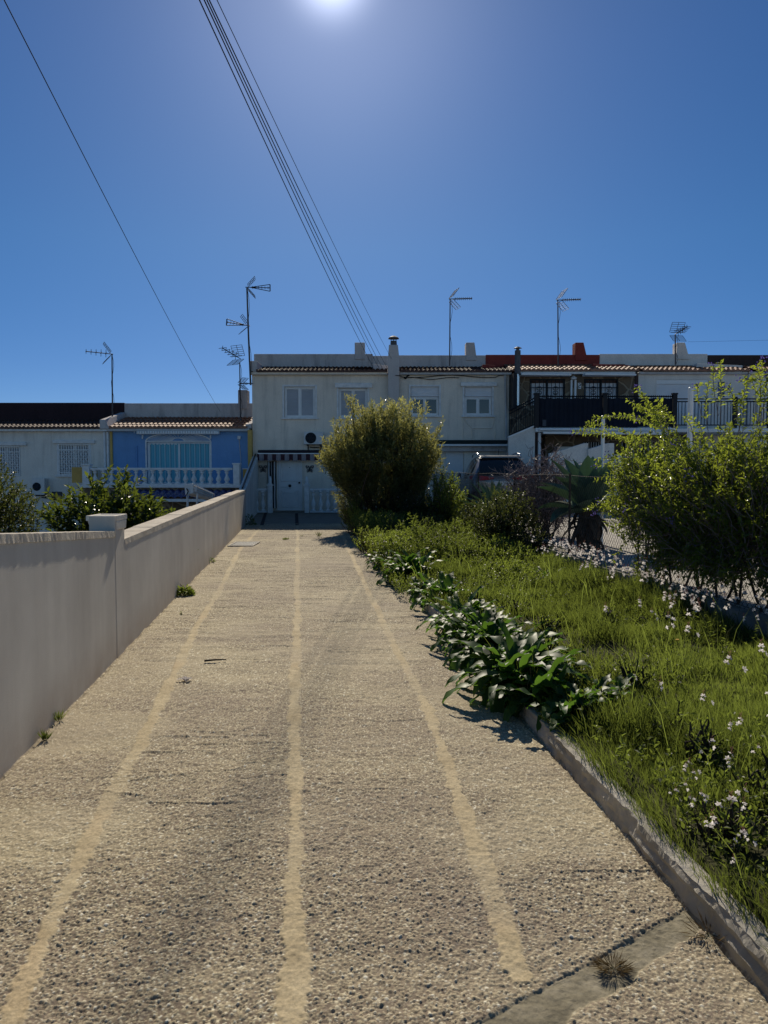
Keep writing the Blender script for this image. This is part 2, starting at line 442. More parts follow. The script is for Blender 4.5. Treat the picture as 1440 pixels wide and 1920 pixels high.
rough = (fbm(Xp * 60, Yp * 60, 336, 3) - .5) * .0045 + (fbm(Xp * 24, Yp * 24, 337, 3) - .5) * .006
hf = hf + rough * (1 - .85 * strip); hb = hb + rough * (1 - .85 * strip)
Z = np.maximum(hf, hb) * (.35 + .65 * expo) * (1 - strip * .8) * (1 - .55 * gut)
Z += .019 * (fbm(Xp * 2.2, Yp * 8.0 + 1.5 * fbm(Xp * .8, Yp * .8, 316), 315, 4) - .5) * np.clip((Yp - 3) / 5, .25, 1.3) * (1 - .6 * strip)
Z += .010 * (rag - .5) * (1 - .5 * strip) + .012 * (fbm(Xp * .8, Yp * .8, 321, 3) - .5) + .0035 * (fbm(Xp * 14, Yp * 14, 331, 3) - .5)
Z += .002 * strip * (.4 + .6 * vnoise(Yp * 90, Tp * 90, 91)) + .0045 * (fbm(Xp * 45, Yp * 45, 332, 2) - .5)
Z += .003 * strip - .006 * gut + .008 * gut * (fbm(Xp * 16, Yp * 16, 333, 4) - .5) - .0045 * crack
ridge = np.abs((fbm(Xp * .5 + 9, Yp * 2.6, 341, 4) - .5))
Z += .006 * np.exp(-(ridge / .005) ** 2) * np.clip((vnoise(Xp * 1.1, Yp * 1.4, 351) - .58) * 6, 0, 1) * (1 - strip)
pid = np.where(hb > hf, bid, fid)
stone_m = np.where(hb > hf, np.clip(1.4 - big / .42, 0, 1), np.clip(1.3 - fine / .55, 0, 1) * np.where(fq > .22, 1.0, .25))
Z -= (.022 * np.exp(-((Tp - .012) / .012) ** 2) + .016 * np.exp(-((Tp - 2.885) / .010) ** 2)) * (.25 + vnoise(Xp * 14, Yp * 14, 361))
n0, n1 = Yp.shape; idx = np.arange(n0 * n1).reshape(n0, n1)
q = np.stack([idx[:-1, :-1], idx[:-1, 1:], idx[1:, 1:], idx[1:, :-1]], -1).reshape(-1, 4)
t = NT('exposed_pebble_concrete')
pid_ = t.attr('pebble'); ex_ = t.attr('exposure'); st_ = t.attr('strip'); gu_ = t.attr('gutter'); sm_ = t.attr('stone')
pc = t.ramp(pid_, [(0, (.20, .165, .115)), (.2, (.45, .385, .255)), (.42, (.64, .555, .37)), (.55, (.33, .275, .19)), (.76, (.70, .62, .425)), (.92, (.85, .79, .60)), (1, (.94, .90, .75))])
mort = t.ramp(t.noise(2.2, 7, .65), [(.3, (.38, .32, .21)), (.55, (.51, .44, .295)), (.75, (.60, .525, .36))])
gap = t.mix(t.ramp(ex_, [(.3, 0.0), (.95, .9)]), mort, (.17, .13, .10))
cc = t.mix(t.math('MULTIPLY', sm_, t.ramp(ex_, [(.05, .30), (.6, 1.0)])), gap, pc)
cc = t.mix(t.ramp(t.noise(.55, 5, .6), [(.42, 0.0), (.68, .5)]), cc, (.25, .20, .165))
cc = t.mix(t.ramp(t.noise(.9, 6, .6, t.mapping((1, 1, 1))), [(.58, 0.0), (.82, .16)]), cc, (.64, .53, .36))
sc2 = t.ramp(t.noise(3.1, 7, .7), [(.3, (.42, .335, .205)), (.7, (.61, .51, .335))])
sc2 = t.mix(t.ramp(t.noise(1.1, 3), [(.55, 0.0), (.75, .4)]), sc2, (.55, .36, .22))
sc2 = t.mix(1.0, sc2, t.ramp(t.noise(75, 4, .7), [(.35, .72), (.62, 1.06)]), 'MULTIPLY')
cc = t.mix(st_, cc, sc2)
cc = t.mix(t.math('MULTIPLY', gu_, .85), cc, t.ramp(t.noise(9, 8, .75), [(.3, (.11, .10, .07)), (.5, (.20, .18, .13)), (.72, (.35, .315, .245))]))
nm = t.bump(t.noise(240, 4, .7), .55, .004)
M['path'] = t.done(t.pbsdf(cc, .92, 0, .12, nm))
o = np_mesh('path', np.stack([Xp, Yp, Z], -1), q, np.full(len(q), 4), M['path'], smooth=True,
            attrs=dict(pebble=pid, exposure=expo, strip=strip, gutter=np.maximum(gut, .5 * crack), stone=stone_m)); o['kind'] = 'structure'
def path_z(x, y): return .004

# --- kerb along the garden
t = NT('rough_kerb_concrete')
cc = t.ramp(t.noise(4, 7, .65), [(.3, (.31, .29, .25)), (.7, (.54, .50, .43))])
cc = t.mix(t.ramp(t.noise(2.2, 5), [(.5, 0.0), (.7, .7)]), cc, (.22, .19, .15))
M['kerb'] = t.done(t.pbsdf(cc, .93, 0, .12, t.bump(t.noise(95, 6, .75), .6, .012)))
ky = np.concatenate([np.arange(-6, 1.8, .1), np.arange(1.8, 6, .014), np.arange(6, 19.0, .04)]); prof = [(-.0, -.1), (0, .0), (0, .025), (.002, .05), (.002, .075), (.004, .10), (.012, .104), (.045, .106), (.082, .103), (.09, .09), (.094, -.1)]
V = []
for j, (dx, z) in enumerate(prof):
    jx = .026 * (fbm(ky * 3.0, ky * 0 + j * 3, 401, 4) - .5) + .012 * (fbm(ky * 30, ky * 0 + j * 3, 402, 3) - .5)
    jz = (.028 * (fbm(ky * 2.1, ky * 0 + 1, 403, 4) - .5) + .008 * (fbm(ky * 25, ky * 0 + j, 404, 2) - .5)) * (z > 0)
    V.append(np.stack([kerbx(ky) + dx + jx, ky, z + jz], -1))
V = np.stack(V, 1); n0, n1 = V.shape[:2]; idx = np.arange(n0 * n1).reshape(n0, n1)
q = np.stack([idx[:-1, :-1], idx[1:, :-1], idx[1:, 1:], idx[:-1, 1:]], -1).reshape(-1, 4)[:, ::-1]
o = np_mesh('garden_kerb', V, q, np.full(len(q), 4), M['kerb'], smooth=False); o['kind'] = 'structure'
# ================================================================== WALLS AND HOUSES
FY = 28.0                                   # the street line of the terrace
def wall_holes(name, mat, parent, x0, x1, z0, z1, Y, holes=(), deep=.16, back=7.5):
    """a house front with recessed openings, with side, back and top walls behind it"""
    m = MB()
    xs = sorted({x0, x1, *[h[0] for h in holes], *[h[1] for h in holes]}); zs = sorted({z0, z1, *[h[2] for h in holes], *[h[3] for h in holes]})
    for i in range(len(xs) - 1):
        for j in range(len(zs) - 1):
            cx = (xs[i] + xs[i + 1]) / 2; cz = (zs[j] + zs[j + 1]) / 2
            if any(h[0] < cx < h[1] and h[2] < cz < h[3] for h in holes): continue
            m.add([(xs[i], Y, zs[j]), (xs[i + 1], Y, zs[j]), (xs[i + 1], Y, zs[j + 1]), (xs[i], Y, zs[j + 1])], [(0, 1, 2, 3)])
    for a, b_, c, d in holes:
        e = Y + deep
        m.add([(a, Y, c), (b_, Y, c), (b_, Y, d), (a, Y, d), (a, e, c), (b_, e, c), (b_, e, d), (a, e, d)],
              [(0, 4, 5, 1), (1, 5, 6, 2), (2, 6, 7, 3), (3, 7, 4, 0)])
    e = Y + back
    m.add([(x0, Y, z0), (x1, Y, z0), (x1, e, z0), (x0, e, z0), (x0, Y, z1), (x1, Y, z1), (x1, e, z1), (x0, e, z1)],
          [(1, 2, 6, 5), (2, 3, 7, 6), (3, 0, 4, 7), (4, 5, 6, 7)])
    return m.build(name, mat, parent)
def hole(u0, v0, u1, v1, Y=FY):
    x0, z1 = W(u0, v0, Y); x1, z0 = W(u1, v1, Y); return (x0, x1, z0, z1)
def tiles(parent, x0, x1, y0, z0, y1, z1, mat, pitch=.155, rows=5):
    """pan-tile strip from the eave (y0,z0) up to the parapet (y1,z1)"""
    nx = max(8, int((x1 - x0) / pitch * 8)); xs = np.linspace(x0, x1, nx)
    prof = []
    for r in range(rows):
        a, b_ = r / rows, (r + 1) / rows
        prof += [(a, .035), (b_ + .02, .0)]
    V = []
    for s, dz in prof:
        y = y0 + (y1 - y0) * s; z = z0 + (z1 - z0) * s + dz
        ph = xs / pitch
        wv = np.abs(np.sin(ph * math.pi)) ** .7 * .055
        jit = .012 * (vnoise(np.floor(ph) * 3.7, xs * 0 + round(s * rows) * 1.3, 5) - .5)
        V.append(np.stack([xs, np.full(nx, y), z + wv + jit], -1))
    V.insert(0, V[0] - np.array([0, 0, .04])); V[0][:, 2] = z0 - .01
    V = np.stack(V); n0 = len(V); idx = np.arange(n0 * nx).reshape(n0, nx)
    q = np.stack([idx[:-1, :-1], idx[:-1, 1:], idx[1:, 1:], idx[1:, :-1]], -1).reshape(-1, 4)
    return np_mesh('roof_tiles', V, q, np.full(len(q), 4), mat, parent)
def chimney_stub(parent, mat, u0, u1, v0, v1, Y, taper=0):
    x0, z1 = W(u0, v0, Y); x1, z0 = W(u1, v1, Y)
    m = MB(); t = taper
    m.hexa([(x0, Y, z0 - .2), (x1 + t * .4, Y, z0 - .2), (x1 + t * .4, Y + .5, z0 - .2), (x0, Y + .5, z0 - .2), (x0, Y, z1), (x1 - t, Y, z1), (x1 - t, Y + .5, z1), (x0, Y + .5, z1)])
    return m.build('chimney', mat, parent, bevel=.02)
def sash_window(parent, u0, v0, u1, v1, Y=FY, deep=.1, blind=None, slats=True, name='window', bars=False):
    """sliding window of two lights in a white frame, blind behind the glass"""
    x0, z1 = W(u0, v0, Y); x1, z0 = W(u1, v1, Y); y = Y + deep - .05
    f = MB(); w = .055
    f.box(x0 + .002, x0 + w, y, y + .06, z0 + .002, z1 - .002); f.box(x1 - w, x1 - .002, y, y + .06, z0 + .002, z1 - .002)
    f.box(x0 + w, x1 - w, y + .002, y + .058, z1 - w, z1 - .002); f.box(x0 + w, x1 - w, y + .002, y + .058, z0 + .002, z0 + w)
    xm = (x0 + x1) / 2
    f.box(xm - .03, xm + .03, y - .006, y + .05, z0 + w, z1 - w)
    wo = f.build(name, M['frame'], parent, bevel=.006)
    s = MB()
    for k in (0, 1):
        a = x0 + w if k == 0 else xm + .03; b_ = xm - .03 if k == 0 else x1 - w; yy_ = y + .012 + .018 * k
        s.box(a, a + .03, yy_, yy_ + .025, z0 + w, z1 - w); s.box(b_ - .03, b_, yy_, yy_ + .025, z0 + w, z1 - w)
        s.box(a + .03, b_ - .03, yy_ + .001, yy_ + .024, z1 - w - .03, z1 - w); s.box(a + .03, b_ - .03, yy_ + .001, yy_ + .024, z0 + w, z0 + w + .03)
    s.build('sash', M['frame'], wo)
    g = MB(); g.add([(x0 + w, y + .045, z0 + w), (x1 - w, y + .045, z0 + w), (x1 - w, y + .045, z1 - w), (x0 + w, y + .045, z1 - w)], [(0, 1, 2, 3)])
    if blind is None: g.build('pane', M['glass'], wo)
    else:
        bl = MB(); n = int((z1 - z0) / .055)
        for i in range(n):
            za = z0 + w + (z1 - z0 - 2 * w) * i / n; zb = z0 + w + (z1 - z0 - 2 * w) * (i + 1) / n
            bl.add([(x0 + w, y + .035, za + .006), (x1 - w, y + .035, za + .006), (x1 - w, y + .05, zb), (x0 + w, y + .05, zb)], [(0, 1, 2, 3)])
            bl.add([(x0 + w, y + .05, zb), (x1 - w, y + .05, zb), (x1 - w, y + .035, zb + .006), (x0 + w, y + .035, zb + .006)], [(0, 1, 2, 3)])
        bl.build('blind', blind, wo)
    return wo
def window_surround(parent, u0, v0, u1, v1, Y=FY, w=.07, sill=True):
    x0, z1 = W(u0, v0, Y); x1, z0 = W(u1, v1, Y); m = MB(); y0, y1 = Y - .022, Y + .03
    m.box(x0 - w, x0, y0, y1, z0 - .003, z1 + w); m.box(x1, x1 + w, y0, y1, z0 - .003, z1 + w); m.box(x0, x1, y0 + .003, y1, z1, z1 + w)
    if sill: m.box(x0 - w - .05, x1 + w + .05, Y - .09, y1, z0 - .06, z0 - .004)
    return m.build('window_surround', M['balu'], parent, bevel=.006)
def shutter_slats(parent, x0, x1, z0, z1, y, mat, name='roller_shutter', step=.05):
    m = MB(); n = max(2, int((z1 - z0) / step))
    for i in range(n):
        a = z0 + (z1 - z0) * i / n; b_ = z0 + (z1 - z0) * (i + 1) / n
        m.add([(x0, y, a), (x1, y, a), (x1, y - .009, (a + b_) / 2), (x0, y - .009, (a + b_) / 2), (x1, y, b_), (x0, y, b_)], [(0, 1, 2, 3), (3, 2, 4, 5)])
    return m.build(name, mat, parent)
def baluster_profile(h, r):
    return [(r * 1.15, 0), (r * 1.15, .07 * h), (r * .6, .09 * h), (r * .55, .13 * h), (r * 1.0, .24 * h), (r * 1.15, .33 * h), (r * .95, .43 * h), (r * .55, .56 * h), (r * .42, .66 * h), (r * .5, .74 * h), (r * .85, .79 * h), (r * .85, .82 * h), (r * .55, .85 * h), (r * .75, .91 * h), (r * 1.15, .93 * h), (r * 1.15, h)]

# ---------------------------------------------------------------- boundary wall beside the path
t = NT('sand_coloured_wall_render')
v = t.mapping((1.6, 1.6, .22))
base = t.ramp(t.noise(1.2, 6, .6), [(.3, (.51, .475, .425)), (.7, (.66, .62, .555))])
st = t.ramp(t.noise(1.5, 8, .66, v), [(.42, 0.0), (.80, .55)])
cc = t.mix(st, base, (.39, .35, .31))
cc = t.mix(t.ramp(t.noise(3.5, 6, .6, v), [(.52, 0.0), (.72, .4)]), cc, (.62, .57, .51))
sz_ = t.new('ShaderNodeSeparateXYZ'); t.link(t.tc.outputs['Object'], sz_.inputs[0])
ft = t.math('MULTIPLY', t.ramp(sz_.outputs[2], [(.0, 1.0), (.30, 0.0)]), t.ramp(t.noise(3, 7, .7), [(.3, .05), (.7, .6)]))
cc = t.mix(ft, cc, (.36, .27, .20))
nm = t.bump(t.noise(130, 5, .75), .5, .006)
nm = t.bump(t.noise(4.5, 6, .65, t.mapping((1, 1, .7))), .035, .04, nm)
M['bwall'] = t.done(t.pbsdf(cc, .93, 0, .1, nm))
t = NT('pale_coping_concrete')
cc = t.ramp(t.noise(5, 7, .65), [(.3, (.46, .40, .33)), (.7, (.62, .56, .47))])
cc = t.mix(t.ramp(t.noise(2.1, 4), [(.55, 0.0), (.75, .5)]), cc, (.28, .24, .20))
M['coping'] = t.done(t.pbsdf(cc, .93, 0, .1, t.bump(t.noise(45, 6, .7), .55, .012)))
wall = thing('boundary_wall', 'long low rendered boundary wall with pale coping beside the path', 'wall', (wallx(6.9), 6.9, 0))
def wall_seg(y0, y1, za, zb, name, mat, dx0=-.20, dx1=0.0, n=60, rough=0.0, zlow0=None, zlow1=None):
    ys_ = np.linspace(y0, y1, n); V = []
    for y in ys_:
        s = (y - y0) / (y1 - y0); zt = za + (zb - za) * s
        zl = -1.6 if zlow0 is None else zlow0 + (zlow1 - zlow0) * s
        x = wallx(y)
        j = lambda k: rough * (random.random() - .5)
        V += [(x + dx0, y, zl), (x + dx1 + j(0), y, zl + j(1)), (x + dx1 + j(0), y, zt + j(1)), (x + dx0, y, zt + j(1))]
    m = MB(); f = []
    for i in range(n - 1):
        for k in range(4):
            k2 = (k + 1) % 4; f.append((i * 4 + k, i * 4 + k2, i * 4 + 4 + k2, i * 4 + 4 + k)[::-1])
    f += [(0, 1, 2, 3), (4 * n - 1, 4 * n - 2, 4 * n - 3, 4 * n - 4)]
    m.add(V, f); return m.build(name, mat, wall)
YP = 6.27                                        # the pier where the two heights meet
Z0 = 1.045; zn = lambda y: Z0 + (YP - y) * .074    # near section climbs a little towards the viewer
wall_seg(-4, YP, zn(-4) - .05, zn(YP) - .05, 'near_wall_panel', M['bwall'], n=20)
wall_seg(-4, YP, zn(-4), zn(YP), 'near_coping', M['coping'], -.215, .008, 330, .003, zn(-4) - .05, zn(YP) - .05)
zf0, zf1 = 0.955, .985
wall_seg(YP + .33, 21.35, zf0 - .055, zf1 - .055, 'far_wall_panel', M['bwall'], n=40)
y = YP + .33; k = 0
cuts = [YP + .33, 7.9, 9.9, 12.1, 14.4, 16.7, 19.0, 21.42]
for a, b_ in zip(cuts[:-1], cuts[1:]):
    s0 = (a - cuts[0]) / (cuts[-1] - cuts[0]); s1 = (b_ - cuts[0]) / (cuts[-1] - cuts[0])
    d = .004 * ((k % 3) - 1); k += 1
    wall_seg(a + .003, b_ - .003, zf0 + (zf1 - zf0) * s0 + d, zf0 + (zf1 - zf0) * s1 + d, 'coping_slab', M['coping'], -.22, .0035, 40, .002, zf0 - .055 + (zf1 - zf0) * s0, zf0 - .055 + (zf1 - zf0) * s1)
wall_seg(YP + .002, YP + .328, 1.165, 1.165, 'pier', M['bwall'], -.21, .0015, 4)
M['trough'] = m_stucco('warm_white_trough_render', (.92, .84, .72), amount=.3)
# planter trough standing on the wall beside the pier
tr = thing('planter_trough', 'white rendered planter trough standing on the wall against its pier', 'planter', (wallx(6.6) - .25, 6.6, zn(6.27)))
xa, xb = W(162, 1000, 6.72)[0], wallx(6.5) - .005
m = MB(); zb_ = zn(6.27) + .004; zt_ = 1.17
ya, yb = 6.29, 6.59
xb = W(216, 990, ya)[0]; xa = W(161, 990, ya)[0]
m.hexa([(xa + .03, ya + .03, zb_), (xb, ya + .03, zb_), (xb, yb - .03, zb_), (xa + .03, yb - .03, zb_), (xa + .008, ya + .01, zt_ - .045), (xb, ya + .01, zt_ - .045), (xb, yb - .01, zt_ - .045), (xa + .008, yb - .01, zt_ - .045)])
m.build('trough_body', M['trough'], tr, bevel=.008)
m = MB(); m.box(xa, xb, ya, ya + .03, zt_ - .044, zt_); m.box(xa, xb, yb - .03, yb, zt_ - .044, zt_); m.box(xa, xa + .03, ya + .03, yb - .03, zt_ - .044, zt_ - .001); m.box(xb - .03, xb, ya + .03, yb - .03, zt_ - .044, zt_ - .001)
m.build('trough_rim', M['trough'], tr, bevel=.004)
m = MB(); m.box(xa + .03, xb - .03, ya + .03, yb - .03, zt_ - .044, zt_ - .018); m.build('trough_soil', M['soil'], tr)

# shaded side wall from the boundary wall's end up to the house
m = MB(); a, b_ = 21.46, 27.95
sw = thing('side_wall', 'shaded bluish white side wall sloping down to the forecourt beside the house', 'wall', (wallx(24), 24, 0))
m.hexa([(wallx(a) - .2, a, -1.5), (wallx(a), a, -1.5), (wallx(b_), b_, -1.5), (wallx(b_) - .2, b_, -1.5), (wallx(a) - .2, a, 1.0), (wallx(a), a, 1.0), (wallx(b_), b_, 2.05), (wallx(b_) - .2, b_, 2.05)])
m.build('wall_panel', M['white'], sw, bevel=.02)
m = MB(); m.tube([(wallx(a) - .1, a, 1.03), (wallx(b_) - .1, b_, 2.10)], .025, 6); m.build('top_rail', M['rail'], sw)

# ---------------------------------------------------------------- terraced houses: the two in the middle
def xz(u, v, Y=FY): return W(u, v, Y)
def X(u, Y=FY): return W(u, 880, Y)[0]
def Zv(v, Y=FY): return W(720, v, Y)[1]
PY = 29.75                                       # parapet line
EZ = Zv(697)                                    # eave
hA = thing('terraced_house', 'off white roughcast two storey house with a white front door and striped awning', 'house', (X(600), FY, 0))
holesA = [hole(533, 725, 591, 783), hole(635, 728, 689, 783), hole(519, 862, 567, 957)]
wall_holes('front_wall', M['cream'], hA, X(474), X(737), 0.0, EZ - .12, FY, holesA)
for h in ((533, 725, 591, 783), (635, 728, 689, 783)):
    sash_window(hA, *h, blind=M['blind'], deep=.12); window_surround(hA, *h)
m = MB(); m.pbox(628, 718, 698, 727, FY - .10, .12); m.build('shutter_box', M['balu'], hA, bevel=.02)
m = MB(); m.box(X(473), X(726), FY - .20, FY + .05, EZ - .125, EZ - .03); m.build('eave_fascia', M['cream'], hA, bevel=.02)
tiles(hA, X(484), X(726), FY - .26, EZ - .03, PY, Zv(690, PY), M['tiledark'])
m = MB(); m.box(X(478, PY), X(699, PY), PY, PY + .25, EZ - .3, Zv(663.5, PY)); m.box(X(699, PY), X(740, PY), PY + .004, PY + .254, EZ - .3, Zv(667, PY))
m.build('parapet', M['parapet'], hA, bevel=.02)
m = MB(); m.box(X(473), X(485.5), FY - .2, FY + 1.2, EZ - .03, Zv(678)); m.build('gable_block', M['parapet'], hA, bevel=.02)
m = MB(); m.hexa([(X(699), FY + .25, EZ - .02), (X(727), FY + .25, EZ - .02), (X(727), PY + .0, EZ - .02), (X(699), PY, EZ - .02), (X(699) + .0, FY + .35, Zv(680)), (X(727), FY + .35, Zv(683)), (X(727), PY - .004, Zv(683) + .04), (X(699), PY - .004, Zv(678) + .04)])
m.build('gable_block', M['parapet'], hA, bevel=.02)
chimney_stub(hA, M['parapet'], 665, 684, 642, 664, PY - .04)
ch = MB(); x0, x1 = X(727.5), X(748); ch.box(x0, x1, FY - .34, FY - .004, 0.02, Zv(672)); 
ch.hexa([(x0, FY - .34, Zv(672)), (x1, FY - .34, Zv(672)), (x1, FY - .004, Zv(672)), (x0, FY - .004, Zv(672)), (x0 + .03, FY - .32, Zv(649)), (x1 - .05, FY - .32, Zv(649)), (x1 - .05, FY - .03, Zv(649)), (x0 + .03, FY - .03, Zv(649))])
cho = ch.build('chimney', M['parapet'], hA, bevel=.015)
cp_ = MB(); cx = (x0 + x1) / 2; cy = FY - .18
cp_.lathe(cx, cy, [(.12, Zv(649)), (.11, Zv(641))], 14); cp_.lathe(cx, cy, [(.20, Zv(637)), (.17, Zv(634.5)), (.06, Zv(631.5))], 16)
for k in range(4): cp_.box(cx + .09 * math.cos(k * 1.57) - .012, cx + .09 * math.cos(k * 1.57) + .012, cy + .09 * math.sin(k * 1.57) - .012, cy + .09 * math.sin(k * 1.57) + .012, Zv(642), Zv(636))
cp_.build('chimney_cap', M['steel'], cho)
# front door
def panel_ring(m, pts, y, w=.018, d=.014):
    n = len(pts)
    m.tube([(p[0], y, p[1]) for p in pts] + [(pts[0][0], y, pts[0][1]), (pts[1][0], y, pts[1][1])], w, 6, cap=False)
dx0, dx1, dz0, dz1 = X(519), X(567), 0.03, Zv(863)
dm = MB(); dm.box(dx0 + .06, dx1 - .06, FY + .06, FY + .11, dz0 + .02, dz1 - .06)
door = dm.build('front_door', M['frame'], hA, bevel=.006)
dm = MB(); dm.box(dx0 + .002, dx0 + .058, FY + .02, FY + .12, dz0, dz1 - .003); dm.box(dx1 - .058, dx1 - .002, FY + .02, FY + .12, dz0, dz1 - .003); dm.box(dx0 + .06, dx1 - .06, FY + .022, FY + .12, dz1 - .058, dz1 - .003)
dm.build('door_frame', M['frame'], hA, bevel=.006)
pm = MB(); y = FY + .058; W_ = dx1 - dx0; cxd = (dx0 + dx1) / 2
arch = lambda x0, x1, z0, z1, up: [(x0, z0), (x1, z0), (x1, z1)] + [(x0 + (x1 - x0) * s, z1 + up * math.sin(math.pi * s) ** .8) for s in (.85, .7, .5, .3, .15)] + [(x0, z1)]
panel_ring(pm, arch(dx0 + .15, dx1 - .15, 1.12, 1.78, .13), y); panel_ring(pm, arch(dx0 + .21, dx1 - .21, 1.17, 1.72, .10), y, .012)
panel_ring(pm, arch(dx0 + .15, dx1 - .15, .18, .78, -.09), y); panel_ring(pm, arch(dx0 + .21, dx1 - .21, .24, .70, -.08), y, .012)
panel_ring(pm, [(dx0 + .15, .93), (cxd, .84), (dx1 - .15, .93), (cxd, 1.05)], y, .014)
pm.build('door_moulding', M['frame'], door)
km = MB()
def ydisc(m, x, z, y, r, d, n=14):
    m.add([(x + r * math.cos(2 * math.pi * k / n), y, z + r * math.sin(2 * math.pi * k / n)) for k in range(n)] + [(x + r * math.cos(2 * math.pi * k / n), y - d, z + r * math.sin(2 * math.pi * k / n)) for k in range(n)],
          [tuple(range(n, 2 * n))] + [(k, (k + 1) % n, n + (k + 1) % n, n + k) for k in range(n)])
ydisc(km, cxd, .95, FY + .062, .055, .05); km.build('door_knocker', M['dark'], door)
km = MB(); ydisc(km, dx1 - .12, 1.06, FY + .062, .035, .07); km.build('handle', M['dark'], door)
km = MB(); ydisc(km, cxd, 1.62, FY + .062, .015, .01); km.build('peephole', M['dark'], door)
m = MB(); m.box(dx0 - .1, dx1 + .1, FY - .25, FY - .004, .004, .05); m.build('door_step', M['fore'], hA, bevel=.01)
# beaded fly curtain tied beside the door
fc = thing('fly_curtain', 'dark striped fly curtain hanging beside the white front door', 'curtain', (X(509), FY - .08, 0))
for k in range(9):
    u = 503 + k * 1.75; m = MB(); r_ = .012 + .008 * random.random()
    pts = [(X(u) + .004 * math.sin(i * 1.3 + k), FY - .06 - .02 * (k % 2), Zv(865 + i * 8.8)) for i in range(11)]
    m.tube(pts, .018 + .008 * (k % 3), 6)
    m.build('strand', M['dark'] if k % 3 != 1 else M['shutter'], fc)
# striped awning
aw = thing('striped_awning', 'dark folded awning with a striped scalloped valance over the front door', 'awning', (X(545), FY, Zv(850)))
m = MB(); m.pbox(483, 843.5, 606, 849, FY - .42, .41); m.build('awning_cover', M['awn_dark'], aw, bevel=.03)
m = MB(); m.pbox(483, 849.4, 606, 851.4, FY - .47, .06); m.build('front_bar', M['frame'], aw, bevel=.008)
t = NT('striped_valance_cloth'); sx = t.new('ShaderNodeSeparateXYZ'); t.link(t.tc.outputs['Object'], sx.inputs[0])
w_ = t.math('FRACT', t.math('MULTIPLY', sx.outputs[0], 3.3)); M['valance'] = t.done(t.pbsdf(t.ramp(w_, [(0, (.07, .035, .045)), (.45, (.07, .035, .045)), (.5, (.30, .27, .29)), (.95, (.28, .25, .27))], 'LINEAR'), .9, 0, .1))
m = MB(); n = 120; x0, x1 = X(486), X(604); V = []
for i in range(n + 1):
    x = x0 + (x1 - x0) * i / n; s = abs(math.sin((x - x0) * 3.3 * math.pi / 1))
    V += [(x, FY - .45 + .012 * math.sin(i * .9), Zv(851)), (x, FY - .44 + .02 * math.sin(i * .9), Zv(862.5) - .035 * s)]
m.add(V, [(2 * i, 2 * i + 1, 2 * i + 3, 2 * i + 2) for i in range(n)]); m.build('valance', M['valance'], aw)
# air conditioner
def ac_unit(name, label, u0, v0, u1, v1, Y, d=.3):
    x0, z1 = W(u0, v0, Y); x1, z0 = W(u1, v1, Y)
    r = thing(name, label, 'air conditioner', ((x0 + x1) / 2, Y, z0))
    m = MB(); m.box(x0, x1, Y, Y + d, z0, z1); m.build('casing', M['plastic'], r, bevel=.015)
    cx = x0 + (x1 - x0) * .36; cz = (z0 + z1) / 2; rr = min((z1 - z0) * .44, (x1 - x0) * .34)
    m = MB(); ydisc(m, cx, cz, Y - .002, rr, .004, 28); g = m.build('fan_opening', M['interior'], r)
    m = MB()
    for k in range(7):
        q_ = rr * (k + .6) / 7; n = 28
        m.tube([(cx + q_ * math.cos(2 * math.pi * i / n), Y - .012, cz + q_ * math.sin(2 * math.pi * i / n)) for i in range(n + 1)], .005, 4, cap=False)
    for k in range(6): m.tube([(cx, Y - .012, cz), (cx + rr * math.cos(k * 1.047), Y - .012, cz + rr * math.sin(k * 1.047))], .006, 4)
    m.build('fan_guard', M['railgrey'], r)
    for xx in (x0 + .12, x1 - .12):
        m = MB(); m.box(xx - .02, xx + .02, Y + .01, Y + d + .1, z0 - .045, z0 - .004); m.box(xx - .018, xx + .018, Y + d + .06, Y + d + .1, z0 - .2, z0 - .046)
        m.build('bracket', M['dark'], r)
    m = MB(); m.tube([(x1 - .1, Y + .2, z0 - .01), (x1 - .05, Y + .22, z0 - .12), (x0 + .2, Y + .3, z0 - .10)], .02, 6); m.build('hose', M['dark'], r)
    return r
ac_unit('air_conditioner', 'white air conditioner with round fan on the roughcast house above the striped awning', 569.5, 809.5, 606, 833, FY - .4)
